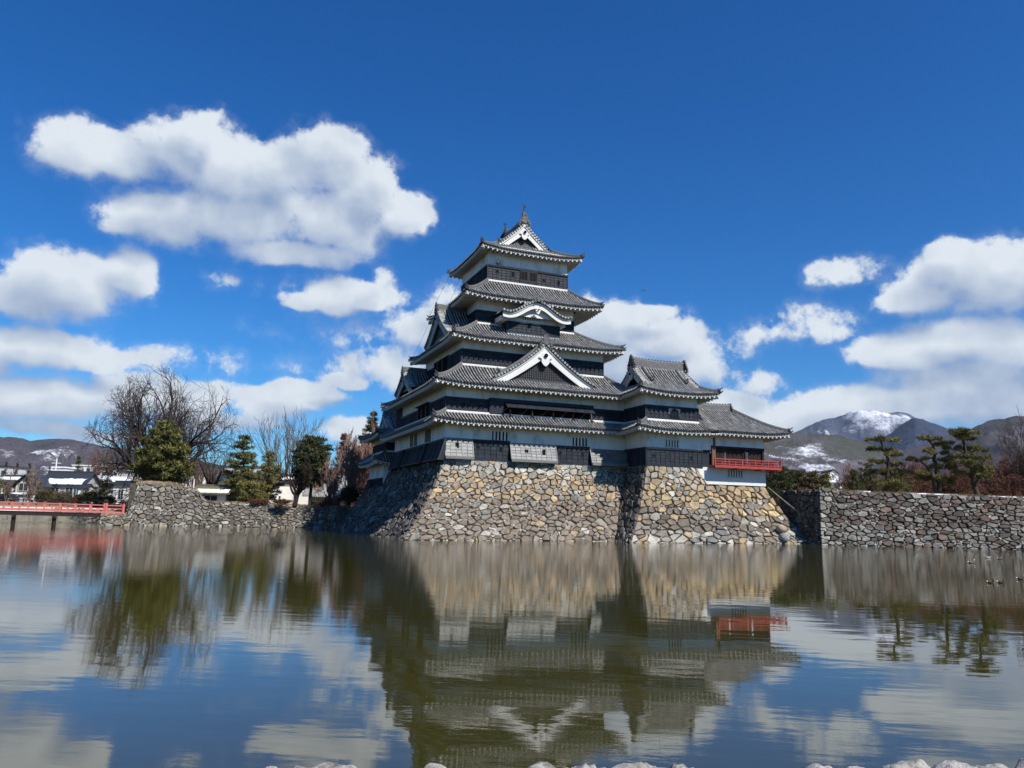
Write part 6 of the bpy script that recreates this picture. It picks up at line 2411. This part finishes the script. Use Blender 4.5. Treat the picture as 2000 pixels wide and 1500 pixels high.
# white house on the right
d = 150
O2 = gpos(1606, d, 0)
s = mpp(d)
t = thing('house', 'white modern house with a gabled upper storey beyond the right-hand wall', 'house', (O2[0], O2[1], 3.5))
g = Geo()
hbox(g, O2, 0, 7.6, 0, 6, 3.2, hz(1640, 942, d))
wl = g.build('wall', m_white, t)
g = Geo()
hbox(g, O2, -.2, 7.8, -.5, 6, hz(1640, 943, d), hz(1640, 941, d))
g.build('roof_slab', m_white, t)
g = Geo()
za, zb_, zc_ = hz(1620, 941, d), hz(1620, 925, d), hz(1632, 918, d)
hbox(g, O2, .6, 3.5, .8, 6, za, zb_)
V = [O2 + RH * a + FH * b + Z3 * c for b in (.8, 6) for a, c in ((1.6, zb_), (3.5, zb_), (2.6, zc_))]
g.add(V, [(0, 1, 2), (5, 4, 3)])
up_ = g.build('upper_storey', m_white, t)
g = Geo()
for a0_, a1_ in ((-.2, 2.6), (3.7, 2.6)):
    V = [O2 + RH * a0_ + FH * .5 + Z3 * (zb_ + (.1 if a0_ < 0 else -.1)), O2 + RH * a1_ + FH * .5 + Z3 * (zc_ + .05), O2 + RH * a1_ + FH * 6.2 + Z3 * (zc_ + .05), O2 + RH * a0_ + FH * 6.2 + Z3 * (zb_ + (.1 if a0_ < 0 else -.1))]
    g.add(V + [v + Z3 * .14 for v in V], BOXF)
g.build('roof', m_slate, up_)
for (u0, u1, zz0, zz1, dd_) in ((.5, 1.7, 943 + 9, 945, -.04), (2.2, 3.4, 952, 945, -.04), (2.35, 2.75, 934, 926, .76), (5.2, 6.6, 952, 946, -.04)):
    g = Geo()
    hbox(g, O2, u0, u1, dd_, dd_ + .1, hz(1620, zz0, d), hz(1620, zz1, d))
    wn = g.build('window', m_glass, wl)
    g = Geo()
    hbox(g, O2, (u0 + u1) / 2 - .04, (u0 + u1) / 2 + .04, dd_ - .05, dd_, hz(1620, zz0, d), hz(1620, zz1, d))
    g.build('mullion', m_white, wn)

# poles and wires in the town
for k, (x, y, dp, lb) in enumerate(((118, 896, 135, 'white utility pole with crossarms behind the dark-roofed house'), (75, 912, 130, 'grey utility pole behind the cream house'), (373, 928, 102, 'white lamp post right of the bastion'), (388, 935, 102, 'thin white post beside the lamp post'))):
    b = gpos(x, dp, 2.0)
    h = htop(x, y, dp) - 2.0
    g = Geo()
    g.tube([b, b + Z3 * h], [.13, .09] if k < 2 else [.12, .10], 7)
    if k < 2:
        for q in (.80, .90):
            g.bar(b + Z3 * h * q - RH * .8, b + Z3 * h * q + RH * .8, .1, .1)
    tag(g.build('pole' if k < 2 else 'post', m_white if k != 1 else m_conc), lb, 'pole' if k < 2 else 'post')

# ---------------------------------------------------------------- red bridge and far bank
B0 = np.array([-25.25, 34.7, 0.])
side = (B0 - 10 * RH - CAM) * (1, 1, 0)
side = side / np.linalg.norm(side)
BD = np.cross(Z3, side)
BR = thing('bridge', 'vermilion wooden footbridge with lattice rails reaching the bastion', 'bridge', B0)
zdeck = lambda s: 1.18 + .022 * s - .0006 * s * s
BL = 26.0
ss = np.linspace(0, BL, 40)
WB = 2.6
BL = BL
cl = np.array([B0 + BD * s + Z3 * zdeck(s) for s in ss])
g = Geo()
g.sweep(cl + side * WB / 2, [(-WB / 2, 0), (WB / 2, 0), (WB / 2, -.12), (-WB / 2, -.12)])
dk = g.build('deck', m_darkwood, BR)
for off in (.15, WB - .15, WB / 2):
    g = Geo()
    g.sweep(cl[3:] + side * off, [(-.13, -.12), (.13, -.12), (.13, -.42), (-.13, -.42)])
    g.build('girder', m_darkwood, BR)
for off, nm2 in ((.0, 'near'), (WB, 'far')):
    for h, w, hh in ((.86, .13, .09), (.52, .09, .09), (.14, .12, .16)):
        g = Geo()
        g.sweep(cl + side * off, [(-w / 2, h - hh / 2), (w / 2, h - hh / 2), (w / 2, h + hh / 2), (-w / 2, h + hh / 2)])
        g.build('rail', m_redb, BR)
    for k, s in enumerate(np.arange(1.75 + 1.42, BL, 1.42)):
        p = B0 + BD * s + side * off
        g = Geo()
        g.bar(p + Z3 * (zdeck(s) + .05), p + Z3 * (zdeck(s) + .95), .13, .13, up=side)
        g.build('baluster', m_redb, BR)
        p = B0 + BD * (s - .71) + side * off
        g = Geo()
        g.bar(p + Z3 * (zdeck(s - .71) + .05), p + Z3 * (zdeck(s - .71) + .55), .11, .10, up=side)
        g.build('baluster', m_redb, BR)
    for s in (.1, 1.75):
        p = B0 + BD * s + side * off
        g = Geo()
        g.tube([p + Z3 * (zdeck(s) - .05), p + Z3 * (zdeck(s) + 1.12)], .14, 10)
        ep = g.build('end_post', m_redb, BR)
        g = Geo()
        z = zdeck(s) + 1.12
        g.tube([p + Z3 * (z - .02), p + Z3 * (z + .10), p + Z3 * (z + .2), p + Z3 * (z + .30), p + Z3 * (z + .38)], [.15, .13, .16, .11, .02], 10)
        g.build('post_cap', m_darkwood, ep)
for px_ in (48, 127, -60):
    k_ = (px_ - 1000) / FPX
    s = ((B0 - CAM) @ RH - k_ * ((B0 - CAM) @ FH)) / (k_ * (BD @ FH) - BD @ RH)
    for off in (.25, WB - .25):
        p = B0 + BD * s + side * off
        g = Geo()
        g.tube([p + Z3 * -1.0, p + Z3 * (zdeck(s) - .42)], .18, 8)
        g.build('pile', m_darkwood, BR)
    p = B0 + BD * s
    g = Geo()
    g.bar(p + side * -.15 + Z3 * (zdeck(s) - .52), p + side * (WB + .15) + Z3 * (zdeck(s) - .52), .28, .24)
    g.build('cross_beam', m_darkwood, BR)

EM = thing('embankment_wall', 'stained concrete embankment wall of the far bank behind the bridge', 'retaining wall', (-50, 49.3, 0))
for k in range(14):
    x0 = -18.5 - (k + 1) * 6
    g = Geo()
    g.box(x0 + .02, x0 + 5.98, 49.0, 49.8, -.5, .95 + .02 * (k % 3))
    g.build('wall_panel', m_conc, EM)
g = Geo()
g.box(-103, -18.5, 48.2, 49.0, -.5, .10)
g.build('ledge', m_conc, EM)
g = Geo()
P = [(-190, 49.6, .93), (-18, 49.6, .93), (-18, 52.1, 1.92), (-190, 52.1, 1.92)]
g.add(P, [(0, 1, 2, 3)])
tag(g.build('embankment_slope', m_grass, kind='structure'), 'dry grass slope above the concrete wall', 'slope', kind='structure')
FR = thing('guard_rail', 'white double pipe rail along the far bank behind the bridge', 'railing', (-50, 49.2, .95))
for z in (1.25, 1.62):
    for k in range(12):
        x0 = -20 - k * 7
        g = Geo()
        g.tube([(x0, 49.1, z), (x0 - 6.2, 49.1, z)], .075, 6)
        g.build('rail', m_white, FR)
for k in range(30):
    g = Geo()
    g.box(-20.4 - k * 2.9, -20.25 - k * 2.9, 49.05, 49.2, .9, 1.75)
    g.build('rail_post', m_redb if k % 4 == 1 else m_darkwood, FR)
FN = thing('fence', 'dark low slatted fence along the road beyond the bank', 'fence', (-40, 52.6, 1.9))
for z in (2.25, 2.55):
    g = Geo()
    g.box(-80, -19, 52.6, 52.66, z - .06, z + .06)
    g.build('rail', m_darkwood, FN)
for k in range(42):
    g = Geo()
    g.box(-19.2 - k * 1.45, -19.1 - k * 1.45, 52.55, 52.65, 1.85, 2.7)
    g.build('post', m_darkwood, FN)
# stone masonry strip under the grass on the far bank
HG = thing('hedge', 'long dark clipped hedge along the far bank road at the left edge', 'hedge', (-62, 53.4, 1.9))
g = Geo()
r_ = np.random.default_rng(3)
C_ = np.stack([np.linspace(-92, -46, 190), np.full(190, 53.4), 2.25 + r_.uniform(-.2, .25, 190)], 1)
needles(g, C_, np.tile([[.4, .35, .35]], (190, 1)), 60, .12, r_, (.03, .028, .014), (.10, .085, .04), wid=.3)
g.build('foliage', m_leaf, HG)
# dry grass along the tops of the walls
g = Geo()
r_ = np.random.default_rng(31)
C_ = [np.array([*(rw(u_) - WN[:2] * r_.uniform(.2, .9)), np.interp(u_, [0, 1.2, 16, 30], [4.7, 4.45, 4.13, 4.08]) + .02]) for u_ in r_.uniform(2, 24, 260)]
needles(g, np.array(C_), np.tile([[.25, .25, .03]], (260, 1)), 26, .15, r_, (.16, .12, .06), (.36, .28, .15), up=1.4, wid=.09)
C_ = [np.array([x_, 34.2 + r_.uniform(-.1, .6), np.interp(x_, [-24.6, -20.8, -18.3, -17.2, -3.6], [4.75, 4.68, 4.05, 2.72, 2.5])]) for x_ in r_.uniform(-24.5, -4, 240)]
needles(g, np.array(C_), np.tile([[.25, .2, .04]], (240, 1)), 26, .16, r_, (.16, .12, .06), (.34, .27, .15), up=1.4, wid=.09)
tag(g.build('dry_grass', m_leaf, kind='stuff'), 'tufts of dry winter grass along the tops of the stone walls', 'grass', kind='stuff')
# parked cars with snow on their roofs, half hidden by the hedge
for k, (x, lb) in enumerate(((25, 'snow-topped dark car parked below the cream house, left of the pollarded tree'), (60, 'snow-topped pale car parked beside the pollarded tree'))):
    b = gpos(x, 104, 1.95)
    t = thing('parked_car', lb, 'car', b, 'cars parked below the cream house')
    g = Geo()
    L, Hh = 4.2, 1.5
    prof_ = [(0, .25), (0, .75), (.25, .85), (1.0, .92), (1.55, 1.42), (3.2, 1.45), (3.85, .98), (4.2, .9), (4.2, .25)]
    g.prism([(a - L / 2, c) for a, c in prof_], b, RH, Z3, -1.65)
    g.build('body', m_slate if k == 0 else m_metal, t)
    for a in (-1.3, 1.3):
        g = Geo()
        disc(g, b + RH * a + Z3 * .3 - FH * .06, -FH, RH, .31, .2, 0, 1, 14)
        g.build('wheel', m_dark, t)
    g = Geo()
    g.prism([(a - L / 2, c) for a, c in ((1.15, 1.0), (1.62, 1.36), (3.1, 1.38), (3.6, 1.0))], b - FH * .02, RH, Z3, .02)
    g.build('side_window', m_glass, t)
    g = Geo()
    g.prism([(a - L / 2, c) for a, c in ((1.5, 1.44), (1.6, 1.58), (3.15, 1.6), (3.25, 1.45))], b + FH * .1, RH, Z3, -1.45)
    g.build('roof_snow', m_snow, t)


# ---------------------------------------------------------------- birds
def duck(label, px, py, heading, tone, head, s=1.0):
    d = px_dir(px, py)
    t_ = (0.0 - CAM[2]) / d[2]
    c = CAM + d * t_
    s = s * .62
    f = RH * cos(heading) + FH * sin(heading)
    S = np.cross(f, Z3)
    t = thing('duck', label, 'duck', (c[0], c[1], 0), 'ducks swimming by the right-hand wall')
    g = Geo()
    V, F = [], []
    n, m = 10, 9
    for i in range(m):
        u = i / (m - 1)
        x = (u - .5) * .46 * s
        r = .105 * s * math.sqrt(max(0.02, 1 - (2 * u - 1) ** 2)) * (1 - .2 * u)
        zc = .055 * s + (.05 * s * max(0, .25 - u) / .25)
        for j in range(n):
            a = 2 * pi * j / n
            V.append(c + f * x + S * cos(a) * r + Z3 * (zc + sin(a) * r * .8))
    for i in range(m - 1):
        for j in range(n):
            F.append((i * n + j, i * n + (j + 1) % n, (i + 1) * n + (j + 1) % n, (i + 1) * n + j))
    g.add(V, F, 0, np.array(tone))
    p = c + f * .17 * s + Z3 * .10 * s
    g.tube([p, p + Z3 * .07 * s + f * .03 * s, p + Z3 * .12 * s + f * .05 * s], np.array([.05, .038, .04]) * s, 8, 0, np.array(head))
    g.build('body', m_feather, t, smooth=True)
    g = Geo()
    h = p + Z3 * .15 * s + f * .06 * s
    boulder(g, h, (.055 * s, .055 * s, .05 * s), 7, 0, np.array(head), 8)
    hd = g.build('head', m_feather, t, smooth=True)
    g = Geo()
    g.prism([(0, -.012), (.075, -.012), (.08, 0), (0, .016)], h + f * .04 * s - S * .015, f * s, Z3, .03)
    g.build('bill', m_straw, hd)
    g = Geo()
    g.prism([(0, 0), (-.12, .05), (-.02, .05)], c - f * .18 * s + Z3 * .06 * s - S * .04, f * s, Z3, .08)
    g.build('tail', m_feather, t)


DK, MD, LT_ = (.03, .028, .025), (.16, .12, .08), (.45, .42, .37)
duck('pale duck stretched low on the water, leftmost of the swimming birds', 1897, 1100, .1, MD, LT_, 1.1)
duck('whitish duck close to the foot of the right-hand wall', 1929, 1090, 3.0, LT_, LT_, 1.0)
duck('brown duck with white flank right of the whitish one, close to the wall', 1952, 1092.5, .1, (.09, .07, .05), LT_, .8)
duck('dark round duck, left of the two swimming side by side', 1935, 1139, .1, DK, DK, .72)
duck('dark duck with raised tail, right of the two swimming side by side', 1954.5, 1139, .0, DK, (.08, .07, .05), .72)
duck('dark duck nearest the right edge of the photo', 1993, 1132, .0, DK, (.2, .18, .15), .8)
c = at(1257, 568, 150)
g = Geo()
g.prism([(-.55, .10), (-.2, .22), (0, .05), (.25, .20), (.6, .02), (.2, .08), (.05, -.06), (-.1, -.02)], c, RH, Z3, .12)
tag(g.build('bird', m_fish), 'tiny dark bird flying in the blue sky right of the keep', 'bird')
c = np.array([6.1, 5.0, 24.85])
g = Geo()
boulder(g, c, (.16, .10, .11), 3, 0, 1.0, 8)
boulder(g, c + np.array([.13, 0, .12]), (.07, .06, .07), 4, 0, 1.0, 8)
tag(g.build('crow', m_fish, smooth=True), 'small dark bird perched on the ledge under the top roof eave', 'bird')

# ---------------------------------------------------------------- air between here and the far hills
hzm = bpy.data.materials.new('haze_air')
hzm.use_nodes = True
hzm.node_tree.nodes.clear()
_b = NB(hzm.node_tree)
_v = _b.n('ShaderNodeVolumePrincipled')
_v.inputs['Color'].default_value = (.78, .87, 1.0, 1)
_v.inputs['Density'].default_value = 2.3e-5
_v.inputs['Anisotropy'].default_value = .2
_o = _b.n('ShaderNodeOutputMaterial')
_b.link(_v.outputs[0], _o.inputs['Volume'])
g = Geo()
g.box(-9500, 9500, -9500, 14500, -2.4, 800)
g.build('haze', hzm, kind='stuff')
SC.cycles.volume_bounces = 0
